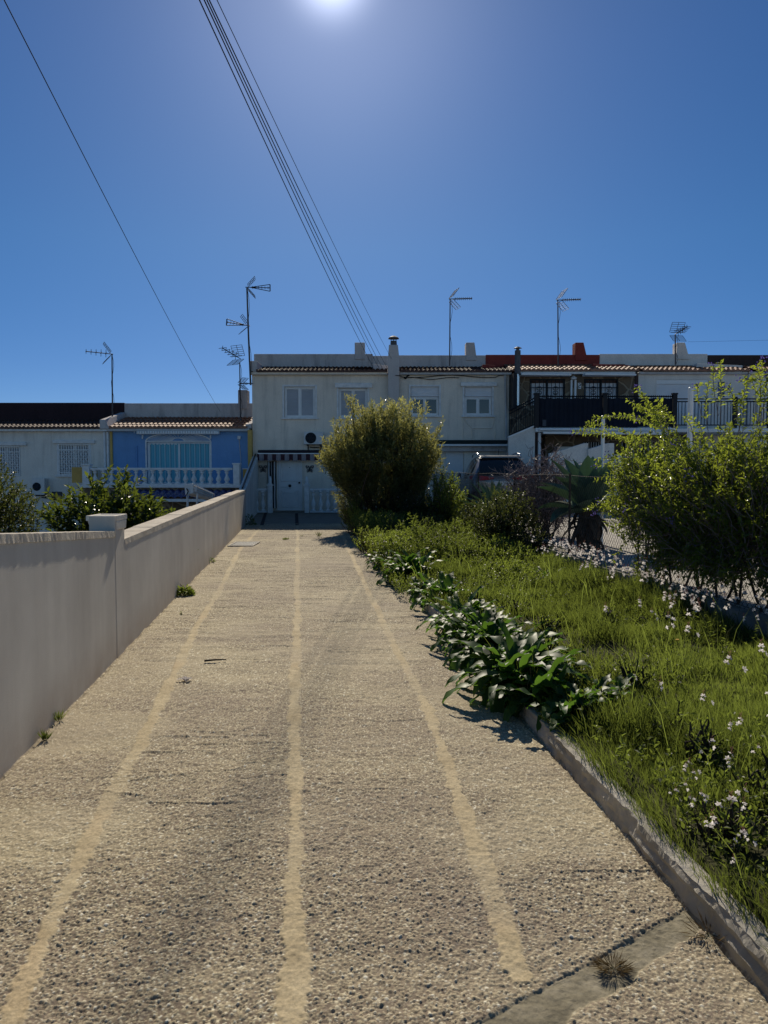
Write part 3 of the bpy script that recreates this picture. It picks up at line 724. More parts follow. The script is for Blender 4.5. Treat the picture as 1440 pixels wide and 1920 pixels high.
# butterflies on the wall
def butterfly(u, v, label, k):
    x, z = W(u, v, FY); r = thing('wall_butterfly', label, 'wall ornament', (x, FY - .02, z), 'butterfly wall ornaments')
    s = .0185
    up = [(0, 1.5), (2.2, 6.2), (5.5, 8.0), (8.2, 7.0), (7.6, 3.2), (4.6, .2), (.4, -.4)]
    lo = [(.4, -.6), (4.4, -.2), (6.2, -3.0), (4.8, -6.2), (2.8, -5.2), (1.4, -4.0), (.3, -3.0)]
    for sg in (-1, 1):
        for nm_, pl in (('upper_wing', up), ('lower_wing', lo)):
            n = len(pl); m = MB(); c = np.mean(pl, 0)
            P3 = [(x + sg * p[0] * s, FY - .03 - .012 * p[0] / 8, z + p[1] * s) for p in pl]
            I3 = [(x + sg * (c[0] + (p[0] - c[0]) * .72) * s, FY - .032 - .012 * p[0] / 8, z + (c[1] + (p[1] - c[1]) * .72) * s) for p in pl]
            m.add(P3 + I3, [(i, (i + 1) % n, n + (i + 1) % n, n + i) for i in range(n)])
            wg = m.build(nm_, M['railgrey'] if k else M['steel'], r)
            m = MB(); m.tube([I3[1], tuple(np.mean(I3, 0)), I3[4]], .012, 5); m.tube([I3[0], tuple(np.mean(I3, 0)), I3[3]], .010, 5); m.build('wing_vein', M['railgrey'] if k else M['steel'], wg)
    m = MB(); m.tube([(x, FY - .04, z - 4 * s), (x, FY - .045, z), (x, FY - .04, z + 4 * s)], .022, 6, .012); m.tube([(x, FY - .04, z + 4 * s), (x - .06, FY - .04, z + 8 * s)], .005, 4); m.tube([(x, FY - .04, z + 4 * s), (x + .06, FY - .04, z + 8 * s)], .005, 4)
    m.build('insect_body', M['dark'], r)
butterfly(493.5, 880, 'grey butterfly ornament on the wall between the corner and the fly curtain', 0)
butterfly(581, 880, 'dark outlined butterfly ornament on the wall under the awning, beyond the door', 1)
# balustrade before the door
BY = 26.9
def rail_run(root, u0, u1, vt, vb, us, Y, mat, r=.07, capw=.09):
    x0, zt = W(u0, vt, Y); x1, zb = W(u1, vb, Y)
    m = MB(); m.box(x0, x1, Y - capw, Y + capw, zt - .075, zt); m.build('handrail', mat, root, bevel=.015)
    m = MB(); m.box(x0, x1, Y - capw, Y + capw, zb, zb + .05); m.build('plinth', mat, root, bevel=.01)
    for u in us:
        xx = X(u, Y); h = zt - .075 - zb - .05
        m = MB(); m.lathe(xx, Y, [(rr, zb + .05 + z) for rr, z in baluster_profile(h, r)], 10); m.build('baluster', mat, root, smooth=True)
def stone_post(root, u0, u1, vt, vb, Y, mat, finial=None):
    x0, zt = W(u0, vt, Y); x1, zb = W(u1, vb, Y); w = (x1 - x0) / 2; cx = (x0 + x1) / 2
    m = MB(); m.box(x0, x1, Y - w, Y + w, zb, zt); p = m.build('post', mat, root, bevel=.015)
    m = MB(); m.box(x0 - .03, x1 + .03, Y - w - .03, Y + w + .03, zt + .002, zt + .05)
    if finial:
        zf = W(0, finial, Y)[1] - zt
        m.lathe(cx, Y, [(w * .95, zt + .05), (w * .95, zt + .09), (w * .6, zt + .11), (w * .78, zt + .18), (w * .62, zt + .26), (w * .3, zt + .34), (.01, zt + zf)], 12)
    m.build('post_cap', mat, p, bevel=.008)
bl1 = thing('balustrade', 'white cast stone balustrade with pointed gate posts before the front door', 'balustrade', (X(540, BY), BY, 0))
rail_run(bl1, 470, 501, 916, 961, [480, 492.5], BY, M['balu'], .075)
rail_run(bl1, 581, 650, 916, 961, [587.5, 601, 614.5, 628, 641.5], BY, M['balu'], .075)
stone_post(bl1, 502, 511, 911, 962, BY, M['balu'], 895); stone_post(bl1, 571, 580, 911, 962, BY, M['balu'], 895)

# second house
hB = thing('terraced_house', 'off white roughcast house with half lowered roller shutters and a green awning box', 'house', (X(850), FY, 0))
holesB = [hole(770, 725, 823, 779), hole(871, 726, 922, 779)]
wall_holes('front_wall', M['cream'], hB, X(737.2), X(953), 0.0, EZ - .12, FY, holesB)
for h in ((770, 725, 823, 779), (871, 726, 922, 779)):
    wo = sash_window(hB, h[0], 744, h[2], h[3], deep=.13); window_surround(hB, *h)
    shutter_slats(hB, X(h[0]) + .004, X(h[2]) - .004, Zv(743.5), Zv(h[1]), FY + .06, M['shutter'])
    m = MB(); x0, z1 = W(h[0], 746, FY); x1, z0 = W(h[2], h[3], FY); n = 60
    V = []
    for i in range(n + 1):
        x = x0 + .06 + (x1 - x0 - .12) * i / n; yq = FY + .16 + .02 * math.sin(i * 1.05); V += [(x, yq, z0), (x, yq, z1)]
    m.add(V, [(2 * i, 2 * i + 2, 2 * i + 3, 2 * i + 1) for i in range(n)]); m.build('curtain', M['blind'], hB)
m = MB(); m.pbox(864, 716.5, 932, 724, FY - .10, .12); m.build('shutter_box', M['balu'], hB, bevel=.02)
m = MB(); m.box(X(748.5), X(956), FY - .20, FY + .05, EZ - .125, EZ - .03); m.build('eave_fascia', M['gutter'], hB, bevel=.02)
tiles(hB, X(748.5), X(956), FY - .26, EZ - .03, PY, Zv(690, PY), M['tiledark'])
m = MB(); m.box(X(740.2, PY), X(909, PY), PY + .002, PY + .25, EZ - .3, Zv(666, PY)); m.build('parapet', M['parapet'], hB, bevel=.02)
chimney_stub(hB, M['parapet'], 874, 893, 642, 666, PY - .04, .07)
m = MB(); m.tube([(X(945), FY - .06, Zv(702)), (X(947), FY - .06, Zv(760)), (X(948), FY - .06, Zv(828))], .04, 8); m.build('downpipe', M['gutter'], hB)
m = MB()   # sunken panel with the arms of an old awning
for a, b_ in (((868, 783), (868, 822)), ((868, 783), (884, 803)), ((884, 803), (921, 803)), ((921, 803), (928, 783)), ((885, 803), (885, 822)), ((928, 783), (928, 822))):
    m.tube([(X(a[0]), FY - .012, Zv(a[1])), (X(b_[0]), FY - .012, Zv(b_[1]))], .022, 5)
m.build('wall_ribs', M['cream'], hB)
m = MB(); m.box(X(869), X(951), FY - .1, FY - .006, .02, Zv(846)); m.build('porch_wall', M['white'], hB, bevel=.02)
m = MB(); m.box(X(836), X(868), FY - .04, FY - .006, .3, Zv(844)); m.build('garage_door', M['shutter'], hB)
ab = thing('folded_awning', 'dark green awning box with white front bar over the garage', 'awning', (X(885), FY - .3, Zv(830)))
m = MB(); m.pbox(815, 825, 952, 832.4, FY - .5, .49); m.build('awning_cover', M['awn_green'], ab, bevel=.04)
m = MB(); m.pbox(815, 832.6, 952, 836.5, FY - .56, .1); m.build('front_bar', M['frame'], ab, bevel=.01)
m = MB(); m.pbox(822, 837, 948, 846, FY - .35, .08); m.build('valance', M['parapet'], ab)
# cable swags on the eave
cb = MB(); pts = []
for i in range(31):
    u = 741 + (948 - 741) * i / 30; v = 706 + 2.2 * math.sin(i / 30 * math.pi * 3) - 3.0 * (i > 27)
    pts.append((X(u), FY - .05 - (.32 if u < 750 else 0), Zv(v)))
cb.tube(pts, .014, 5)
pts = [(X(757 + i * 1.4), FY - .05, Zv(707 + 3 * math.sin(i * .8))) for i in range(8)]; cb.tube(pts, .03, 5)
pts = [(X(760 + i * 5), FY - .05, Zv(708 - 1.2 * math.sin(i * .5) + 2.5 * math.sin(i / 20 * 3.14))) for i in range(21)]; cb.tube(pts, .012, 5)
tag(cb.build('wall_cable', M['wire']), 'black cables looping along the wall under the eave of the roughcast house', 'cable')
# ---------------------------------------------------------------- stone faced house with the dark screened terrace
TZ = Zv(802, 25.2); TY = 25.2                   # terrace edge
hS = thing('stone_house', 'brown stone faced house with barred windows, red parapet and screened terrace', 'house', (X(1070), FY, 0))
holesS = [hole(993, 710, 1059, 760), hole(1095, 710, 1159, 760)]
wall_holes('front_wall', M['stone'], hS, X(953.4), X(1187), 0.0, EZ - .12, FY, holesS)
m = MB(); m.box(X(1187.2), X(1193), FY - .05, FY + .3, 0, EZ - .12); m.build('brick_quoin', M['brownpar'], hS)
def barred_window(parent, u0, v0, u1, v1):
    x0, z1 = W(u0, v0, FY); x1, z0 = W(u1, v1, FY); m = MB(); w = .05; xm = (x0 + x1) / 2
    m.box(x0 + .002, x0 + w, FY + .03, FY + .12, z0, z1); m.box(x1 - w, x1 - .002, FY + .03, FY + .12, z0, z1); m.box(x0 + w, x1 - w, FY + .032, FY + .12, z1 - w, z1); m.box(xm - .035, xm + .035, FY + .031, FY + .12, z0, z1 - w)
    wo = m.build('window', M['rail'], parent)
    m = MB(); m.box(x0 + w, x1 - w, FY + .1, FY + .118, z1 - w - .10, z1 - w); m.build('roller_box', M['tiledark'], wo)
    shutter_slats(wo, x0 + w, xm - .035, z0, z1 - w - .10, FY + .112, M['shutter'], 'white_shutter'); shutter_slats(wo, xm + .035, x1 - w, z0, z1 - w - .10, FY + .112, M['shutter'], 'white_shutter')
    m = MB(); n = 9
    for i in range(n):
        xx = x0 + .06 + (x1 - x0 - .12) * i / (n - 1); m.tube([(xx, FY - .02, z0), (xx, FY - .02, z1 - .05)], .013, 5)
    for zz in (z0 + .08, z1 - .32): m.tube([(x0, FY - .021, zz), (x1, FY - .021, zz)], .013, 5)
    for c in (.27, .73):
        cx = x0 + (x1 - x0) * c; cz = (z0 + z1) / 2 + .05
        for sx in (-1, 1):
            for sz in (-1, 1):
                m.tube([(cx + sx * (.02 + .07 * math.sin(a)), FY - .022, cz + sz * (.02 + .06 * (1 - math.cos(a)))) for a in np.linspace(0, 4.4, 9)], .011, 4)
    m.build('window_bars', M['rail'], wo)
barred_window(hS, 993, 710, 1059, 760); barred_window(hS, 1095, 710, 1159, 760)
m = MB(); m.box(X(1067), X(1070), FY - .1, FY - .004, Zv(760), Zv(713)); m.box(X(1074), X(1077.5), FY - .1, FY - .004, Zv(760), Zv(713)); m.lathe(X(1072.2), FY - .08, [(.09, Zv(712)), (.12, Zv(709)), (.03, Zv(706))], 10); m.build('wall_pipes', M['frame'], hS)
# house number plate on the stone wall
m = MB(); m.box(X(1081.5), X(1087), FY - .03, FY - .003, Zv(729), Zv(718)); pl = m.build('number_plate', M['frame'], hS)
m = MB()
for a, b_ in (((1082.6, 720), (1085.8, 720)), ((1085.8, 720), (1085.8, 723.4)), ((1085.8, 723.4), (1082.6, 723.4)), ((1082.6, 723.4), (1082.6, 727)), ((1082.6, 727), (1085.8, 727))):
    m.tube([(X(a[0]), FY - .034, Zv(a[1])), (X(b_[0]), FY - .034, Zv(b_[1]))], .012, 4)
m.build('number', M['dark'], pl)
m = MB(); m.box(X(971), X(1185), FY - .2, FY + .04, EZ - .10, EZ - .01); m.build('gutter', M['frame'], hS, bevel=.02)
tiles(hS, X(956.3), X(1190.5), FY - .28, EZ - .0, PY, Zv(687, PY) + .03, M['tile'], .17)
m = MB(); m.box(X(909.2, PY), X(1121, PY), PY, PY + .26, EZ - .3, Zv(665, PY)); m.build('parapet', M['redpar'], hS, bevel=.02)
m = MB(); m.hexa([(X(1120), PY - .9, EZ - .1), (X(1190), PY - .9, EZ - .1), (X(1190), PY - .006, EZ - .1), (X(1120), PY - .006, EZ - .1), (X(1121), PY - .9, Zv(676)), (X(1190), PY - .9, Zv(678.5)), (X(1190), PY - .006, Zv(678.5)), (X(1121), PY - .006, Zv(676))]); m.build('parapet_step', M['redpar'], hS, bevel=.02)
chimney_stub(hS, M['redpar'], 1079, 1100, 642, 666, PY - .05, .12)
m = MB(); m.hexa([(X(909), PY - .9, EZ - .05), (X(930), PY - .9, EZ - .05), (X(968), PY - .0, EZ - .05), (X(909), PY, EZ - .05), (X(909), PY - .9, Zv(677)), (X(930), PY - .9, Zv(678.5)), (X(968), PY - .01, Zv(679)), (X(909), PY - .01, Zv(677))]); m.build('parapet_step', M['redpar'], hS, bevel=.02)
# upper awning bars
for a, b_, lb in ((971, 1063, 'white rolled awning over the stone house window beside the metal flue'), (1088, 1182, 'white rolled awning over the stone house window beside the white neighbour')):
    r = thing('rolled_awning', lb, 'awning', (X((a + b_) / 2), FY - .3, Zv(705)))
    m = MB(); m.hexa([(X(a), FY - .5, Zv(706.5)), (X(b_), FY - .5, Zv(707.5)), (X(b_), FY - .2, Zv(707.5)), (X(a), FY - .2, Zv(706.5)), (X(a), FY - .5, Zv(702)), (X(b_), FY - .5, Zv(704)), (X(b_), FY - .2, Zv(704)), (X(a), FY - .2, Zv(702))]); m.build('front_bar', M['frame'], r, bevel=.02)
    m = MB(); m.tube([(X(a), FY - .12, Zv(704)), (X(b_), FY - .12, Zv(704))], .055, 8); m.build('cloth_roll', M['shutter'], r)
    m = MB(); m.tube([(X(a + 12), FY - .1, Zv(706)), (X(a + 6), FY - .45, Zv(705))], .02, 5); m.build('folding_arm', M['frame'], r); m = MB(); m.tube([(X(b_ - 12), FY - .1, Zv(706)), (X(b_ - 6), FY - .45, Zv(706))], .02, 5); m.build('folding_arm', M['frame'], r)
# metal flue
fl = thing('metal_flue', 'tall metal flue pipe with cowl, dark above and shiny below, beside the stone house', 'chimney pipe', (X(965), FY - .35, TZ))
m = MB(); m.lathe(X(965.5), FY - .35, [(.085, Zv(762)), (.085, Zv(704))], 14); m.build('lower_pipe', M['bright_steel'], fl, smooth=False)
m = MB(); m.lathe(X(965.5), FY - .35, [(.105, Zv(704) + .002), (.105, Zv(660))], 14); m.build('upper_pipe', M['steel'], fl)
m = MB(); m.lathe(X(965.5), FY - .35, [(.06, Zv(660) + .002), (.06, Zv(656.5)), (.15, Zv(656)), (.05, Zv(653))], 14); m.build('cowl', M['steel'], fl)
m = MB(); m.box(X(953.6), X(960), FY - .9, FY - .01, Zv(770), Zv(705)); m.build('recess_panel', M['rail'], hS)
# terrace slab, lower storey
m = MB(); m.box(X(1003.5, TY), X(1266, TY), TY, FY - .004, TZ - .14, TZ); m.build('terrace_slab', M['frame'], hS, bevel=.02)
m = MB(); m.box(X(1011), X(1266), FY - 1.0, FY - .9, .3, TZ - .145); m.build('lower_wall', M['stone'], hS)
x0, x1 = X(1090, 26.9), X(1122, 26.9)
m = MB(); m.box(X(1093, 26.95), X(1124, 26.95), 26.96, 26.995, .35, Zv(828, 26.95)); dd = m.build('lower_door', M['rail'], hS)
m = MB()
for i in range(7): m.tube([(X(1094.5 + i * 4.6, 26.9), 26.93, .4), (X(1094.5 + i * 4.6, 26.9), 26.93, Zv(829, 26.9))], .012, 4)
m.build('door_bars', M['frame'], dd)
m = MB(); m.box(X(1165, 26.95), X(1225, 26.95), 26.96, 26.995, 1.0, Zv(829, 26.95)); wd = m.build('lower_window', M['interior'], hS)
m = MB()
for i in range(9): m.tube([(X(1166 + i * 7, 26.9), 26.93, 1.0), (X(1166 + i * 7, 26.9), 26.93, Zv(829, 26.9))], .012, 4)
m.build('window_bars', M['frame'], wd)
m = MB(); m.box(X(1040, 26.95), X(1090, 26.95), 26.6, 26.99, .3, Zv(838, 26.95)); m.build('lower_bench', M['white'], hS, bevel=.01)
m = MB(); m.tube([(X(1011.5, 25.3), 25.35, .3), (X(1011.5, 25.3), 25.35, TZ - .15)], .05, 8); m.build('terrace_post', M['frame'], hS)
m = MB(); m.box(X(1003, 25.4), X(1008, 25.4), 25.4, 26.99, .3, TZ - .145); m.build('corner_pier', M['brownpar'], hS)
# stair stringer wall and stair
m = MB(); a = [(X(953, 25.3), .25), (X(1002.5, 25.3), .25), (X(1002.5, 25.3), Zv(798, 25.3)), (X(953, 25.3), Zv(819, 25.3))]
m.prism(a, 25.3, 25.45); m.build('stair_wall', M['whitepar'], hS, bevel=.01)
m = MB(); a2 = [(X(953, 25.25), Zv(821, 25.25)), (X(1002.5, 25.25), Zv(800, 25.25)), (X(1002.5, 25.25), Zv(797, 25.25)), (X(953, 25.25), Zv(818, 25.25))]
m.prism(a2, 25.25, 25.5); m.build('stair_coping', M['frame'], hS)
m = MB()
for i in range(7):
    u = 955 + i * 6.8; m.box(X(u, 26), X(u + 6.7, 26), 25.46, 27.3, .3, TZ - .15 * (6 - i) - .05)
m.build('stairs', M['fore'], hS)
# screened terrace railing
sf = thing('screened_railing', 'terrace railing covered with dark blue screening cloth above the stone lower storey', 'railing', (X(1130, TY), TY, TZ))
def rail_posts(root, us, vt, Y, r=.045, top=True, mat='rail'):
    for u in us:
        m = MB(); z1 = W(u, vt, Y)[1]; m.box(X(u, Y) - r, X(u, Y) + r, Y - r, Y + r, TZ, z1); m.box(X(u, Y) - r - .015, X(u, Y) + r + .015, Y - r - .015, Y + r + .015, z1 + .001, z1 + .05); m.build('post', M[mat], root)
rail_posts(sf, [1004.5, 1132, 1262], 740, TY + .06, .07)
for a, b_ in ((1008, 1128.5), (1135.5, 1259)):
    n = 50; V = []
    for i in range(n + 1):
        u = a + (b_ - a) * i / n; x = X(u, TY); yq = TY + .05 + .018 * math.sin(i * 1.7) + .012 * math.sin(i * .6)
        V += [(x, yq, TZ + .03), (x, yq + .01, Zv(746.5, TY) + .012 * math.sin(i * .9))]
    m = MB(); m.add(V, [(2 * i, 2 * i + 2, 2 * i + 3, 2 * i + 1) for i in range(n)]); m.build('screen_cloth', M['screen'], sf)
m = MB(); m.tube([(X(1004, TY), TY + .09, Zv(743, TY)), (X(1262, TY), TY + .09, Zv(743, TY))], .025, 6); m.tube([(X(1004, TY), TY + .09, TZ + .1), (X(1262, TY), TY + .09, TZ + .1)], .02, 6)
for i in range(64): m.tube([(X(1008 + i * 4, TY), TY + .09, TZ + .1), (X(1008 + i * 4, TY), TY + .09, Zv(742, TY) + .03)], .010, 4)
m.build('rail_bars', M['rail'], sf)
m = MB(); m.box(X(1016, TY), X(1023, TY), TY - .02, TY + .02, Zv(799, TY), Zv(787, TY)); m.box(X(1017.5, TY), X(1021.5, TY), TY - .024, TY - .021, Zv(792.5, TY), Zv(788.5, TY)); m.box(X(1017.5, TY), X(1021.5, TY), TY - .024, TY - .021, Zv(798, TY), Zv(794, TY)); m.build('meter_plate', M['railgrey'], sf)
sr = thing('stair_railing', 'black iron stair railing climbing to the terrace between stair wall and flue', 'railing', (X(978, 25.3), 25.35, Zv(808, 25.3)))
m = MB(); A = (X(954, 25.3), 25.37); Bq = (X(1001, 25.3), 25.37)
for v0, v1 in ((770, 746), (817, 796), (776, 752)): m.tube([(A[0], A[1], Zv(v0, 25.3)), (Bq[0], Bq[1], Zv(v1, 25.3))], .022, 6)
m.build('handrail', M['rail'], sr)
for i in range(11):
    s = (i + .3) / 11; m = MB(); x = A[0] + (Bq[0] - A[0]) * s
    z0_ = Zv(817 - 21 * s, 25.3); z1_ = Zv(770 - 24 * s, 25.3)
    m.tube([(x, A[1], z0_), (x, A[1], z1_)], .013, 5)
    if i % 2: m.tube([(x + .03 * math.sin(a), A[1] + .01, (z0_ + z1_) / 2 + .09 * math.cos(a)) for a in np.linspace(0, 6.3, 12)], .010, 4)
    m.build('bar', M['rail'], sr)
for a, b_, v0, v1, lb in ((1011, 1250, 803.5, 808, 'white awning cassette under the terrace slab'), (1018, 1252, 809.5, 814.5, 'white awning front bar hanging lower under the terrace')):
    r = thing('rolled_awning', lb, 'awning', (X(1130, 25.1), 25.1, Zv(v1, 25.1)))
    Yq = 25.05 if v0 < 805 else 24.8
    m = MB(); m.hexa([(X(a, Yq), Yq, Zv(v1 - 1, Yq)), (X(b_, Yq), Yq, Zv(v1 + 1, Yq)), (X(b_, Yq), Yq + .12, Zv(v1 + 1, Yq)), (X(a, Yq), Yq + .12, Zv(v1 - 1, Yq)), (X(a, Yq), Yq, Zv(v0, Yq)), (X(b_, Yq), Yq, Zv(v0 - 1, Yq)), (X(b_, Yq), Yq + .12, Zv(v0 - 1, Yq)), (X(a, Yq), Yq + .12, Zv(v0, Yq))]); m.build('front_bar', M['frame'], r, bevel=.015)
    for u in (a + 14, b_ - 14):
        m = MB(); m.tube([(X(u, Yq), Yq + .13, Zv(v1 - 2, Yq)), (X(u + 8, Yq), 26.95, Zv(v1 - 3, 26.9))], .025, 5); m.build('folding_arm', M['frame'], r)
# stepped white yard wall
yw = thing('yard_wall', 'low white stepped yard wall in front of the stone house', 'wall', (X(1110, 23), 23, .3))
def pz(u, v, Y): return (X(u, Y), Zv(v, Y))
m = MB(); m.prism([(X(1030, 23.2), .25), (X(1102, 23.2), .25), pz(1102, 831, 23.2), pz(1095, 831, 23.2), pz(1040, 848, 23.2), pz(1030, 850, 23.2)], 23.2, 23.4); m.build('sloped_panel', M['whitepar'], yw, bevel=.01)
m = MB(); m.prism([(X(1102.3, 23.1), .25), (X(1151, 23.1), .25), pz(1151, 831, 23.1), pz(1139, 831, 23.1), pz(1104, 842, 23.1), pz(1102.3, 842, 23.1)], 23.1, 23.35); m.build('sloped_panel', M['whitepar'], yw, bevel=.01)
m = MB(); m.box(X(1151.5, 23.2), X(1420, 23.2), 23.2, 23.4, .25, Zv(852, 23.2)); m.build('long_panel', M['whitepar'], yw, bevel=.01)

# ---------------------------------------------------------------- white house further right and its dark topped neighbour
hR = thing('white_house', 'white rendered house with wide lowered shutter and white parapet', 'house', (X(1290), FY, 0))
wall_holes('front_wall', M['whitepar'], hR, X(1193.2), X(1396), 0.0, EZ - .10, FY, [hole(1231, 712, 1327, 775), hole(1346, 716, 1359, 745)])
h = hole(1231, 720, 1327, 775); shutter_slats(hR, h[0] + .01, h[1] - .01, h[2], h[3], FY + .08, M['shutter'], step=.045)
m = MB(); m.box(h[0] + .004, h[1] - .004, FY + .03, FY + .12, h[3] + .005, Zv(712.3)); m.build('shutter_box', M['frame'], hR)
h = hole(1346, 716, 1359, 745); m = MB(); m.box(h[0], h[1], FY + .10, FY + .12, h[2], h[3]); m.build('small_window', M['bluetile'], hR)
m = MB(); m.box(X(1192), X(1393), FY - .2, FY + .05, EZ - .1, EZ - .02); m.build('gutter', M['gutter'], hR, bevel=.02)
tiles(hR, X(1197), X(1395), FY - .28, EZ - .01, PY, Zv(688, PY), M['tile'], .17)
m = MB(); m.box(X(1121.2, PY), X(1322, PY), PY - .003, PY + .25, EZ - .3, Zv(663.5, PY)); m.build('parapet', M['whitepar'], hR, bevel=.02)
m = MB(); m.hexa([(X(1318), PY - .9, EZ - .05), (X(1408), PY - .9, EZ - .05), (X(1408), PY - .01, EZ - .05), (X(1318), PY - .01, EZ - .05), (X(1320), PY - .9, Zv(675)), (X(1408), PY - .9, Zv(679)), (X(1408), PY - .01, Zv(679)), (X(1320), PY - .01, Zv(675.5))]); m.build('parapet_step', M['whitepar'], hR, bevel=.02)
chimney_stub(hR, M['whitepar'], 1270, 1291, 642, 664, PY - .05, .14)
m = MB(); m.box(X(1268, TY), X(1470, TY), TY + .2, FY - .004, TZ - .14, TZ - .01); m.build('terrace_slab', M['frame'], hR, bevel=.02)
m = MB(); m.box(X(1267), X(1470), FY - .4, FY - .3, .25, TZ - .145); m.build('lower_wall', M['whitepar'], hR)
rg = thing('terrace_railing', 'thin grey iron railing along the white terrace', 'railing', (X(1350, TY), TY + .2, TZ))
m = MB(); ya = TY + .25
for v in (748, 753): m.tube([(X(1267, ya), ya, Zv(v, ya)), (X(1470, ya), ya, Zv(v, ya))], .022, 6)
m.tube([(X(1267, ya), ya, Zv(797, ya)), (X(1470, ya), ya, Zv(797, ya))], .02, 6); m.build('handrail', M['rail'], rg)
for i in range(33):
    m = MB(); x = X(1270 + i * 6.1, ya); m.tube([(x, ya, Zv(797, ya)), (x, ya, Zv(753, ya))], .014, 5); m.build('bar', M['railgrey'], rg)
for u in (1375, 1440):
    m = MB(); x = X(u, ya); m.box(x - .06, x + .06, ya - .06, ya + .06, TZ, Zv(744, ya)); m.build('post', M['rail'], rg)
hN = thing('white_house', 'white house at the edge with dark brown parapet', 'house', (X(1560), FY, 0))
wall_holes('front_wall', M['whitepar'], hN, X(1397), X(1760), 0.0, EZ - .10, FY, [hole(1450, 715, 1510, 790)])
h = hole(1450, 715, 1510, 790); shutter_slats(hN, h[0], h[1], h[2], h[3], FY + .09, M['shutter'])
m = MB(); m.box(X(1322.3, PY), X(1760, PY), PY, PY + .25, EZ - .3, Zv(665.5, PY)); m.build('parapet', M['brownpar'], hN, bevel=.02)
tiles(hN, X(1409), X(1760), FY - .28, EZ - .01, PY, Zv(688, PY), M['tile'], .17)
m = MB(); m.box(X(1396), X(1760), FY - .2, FY + .05, EZ - .1, EZ - .02); m.build('gutter', M['gutter'], hN)
m = MB(); m.tube([(X(1398), FY - .08, Zv(702)), (X(1398), FY - .08, Zv(800))], .05, 8); m.build('downpipe', M['gutter'], hN)

# ---------------------------------------------------------------- lower houses on the left
EL = Zv(804)
hW = thing('white_house', 'white house behind the dark bush with lattice grilles over its windows', 'house', (X(90), FY, -1.5))
holesW = [hole(-18, 836, 39, 893), hole(110, 832, 168, 891)]
wall_holes('front_wall', M['white'], hW, X(-260), X(208), -1.5, EL - .1, FY, holesW)
def lattice_window(parent, u0, v0, u1, v1):
    x0, z1 = W(u0, v0, FY); x1, z0 = W(u1, v1, FY)
    wo = sash_window(parent, u0, v0, u1, v1, blind=M['blind'], deep=.15)
    m = MB(); n = 13
    for i in range(n):
        x = x0 + .02 + (x1 - x0 - .04) * i / (n - 1); m.box(x - .012, x + .012, FY - .03, FY - .012, z0, z1)
    st = (x1 - x0 - .04) / (n - 1); zz = z0 + .1; k = 0
    for i in range(n - 1):
        z = z0 + .12
        while z < z1 - .25:
            xa_ = x0 + .02 + st * i
            s = 1 if (int((z - z0) / .09) + i) % 2 else -1
            za, zb = (z, z + .09) if s > 0 else (z + .09, z)
            m.tube([(xa_, FY - .034, za), (xa_ + st, FY - .034, zb)], .010, 4, cap=False); z += .09
    for z in (z0 + .02, z1 - .02, z1 - .22, z0 + .1): m.box(x0, x1, FY - .036, FY - .031, z - .014, z + .014)
    m.build('window_grille', M['frame'], wo); return wo
lattice_window(hW, -18, 836, 39, 893); lattice_window(hW, 110, 832, 168, 891)
for u0, u1, v in ((98, 177, 825), (-30, 48, 829)):
    m = MB(); m.pbox(u0, v, u1, v + 6.5, FY - .1, .12); m.build('shutter_box', M['balu'], hW, bevel=.02)
window_surround(hW, 110, 832, 168, 891)
m = MB(); m.box(X(-260), X(209), FY - .22, FY + .05, EL - .1, EL - .01); m.build('gutter', M['balu'], hW, bevel=.02)
tiles(hW, X(-260), X(197), FY - .28, EL + .0, PY, Zv(789, PY), M['tiledark'])
m = MB(); m.box(X(-260, PY), X(235, PY), PY, PY + .25, EL - .3, Zv(755, PY)); m.build('parapet', M['darkpar'], hW, bevel=.02)
m = MB()
for u in (198, 204): m.tube([(X(u), FY - .06, -1.4), (X(u), FY - .06, Zv(810))], .045, 8)
m.build('downpipe', M['balu'], hW)
ac_unit('air_conditioner', 'white air conditioner on the white house wall above the dark bush', 60, 897, 84, 928, FY - .35, .3)
sg = thing('wall_sign', 'small framed blue and yellow panel on the white house wall', 'sign', (X(106), FY, Zv(930)))
m = MB(); m.pbox(97, 922, 115.5, 938, FY - .05, .045); m.build('frame', M['dark'], sg)
m = MB(); m.pbox(98.2, 923, 114.3, 929, FY - .055, .004); m.build('upper_panel', M['railgrey'], sg); m = MB(); m.pbox(98.2, 929.3, 114.3, 937, FY - .055, .004); m.build('lower_panel', M['ochre'], sg)

hU = thing('blue_house', 'bright blue house with ochre edges and a terrace behind white balusters', 'house', (X(340), FY, -1.5))
wall_holes('front_wall', M['blue'], hU, X(212.5), X(467), -1.5, EL - .10, FY, [hole(275, 829, 395, 908)])
m = MB(); m.box(X(208.3), X(212.3), FY - .06, FY + .3, -1.5, EL - .1); m.build('ochre_edge', M['ochre'], hU); m = MB(); m.box(X(467.2), X(474.5), FY - .25, FY + .3, -1.5, EL - .05); m.build('ochre_edge', M['ochre'], hU)
h = hole(275, 829, 395, 908)
sash_window(hU, 275, 829, 395, 908, deep=.12, name='sliding_door', blind=None)
t = NT('striped_teal_curtain'); sx = t.new('ShaderNodeSeparateXYZ'); t.link(t.tc.outputs['Object'], sx.inputs[0])
w_ = t.math('FRACT', t.math('MULTIPLY', sx.outputs[0], 5.5)); M['teal'] = t.done(t.pbsdf(t.ramp(w_, [(0, (.16, .45, .55)), (.5, (.12, .40, .50)), (.6, (.5, .66, .70)), (.8, (.08, .24, .34)), (1, (.16, .45, .55))]), .8, 0, .2))
m = MB(); n = 120; V = []
for i in range(n + 1):
    x = h[0] + .06 + (h[1] - h[0] - .12) * i / n; yq = FY + .085 + .012 * math.sin(i * .85); V += [(x, yq, h[2] + .05), (x, yq, h[3] - .05)]
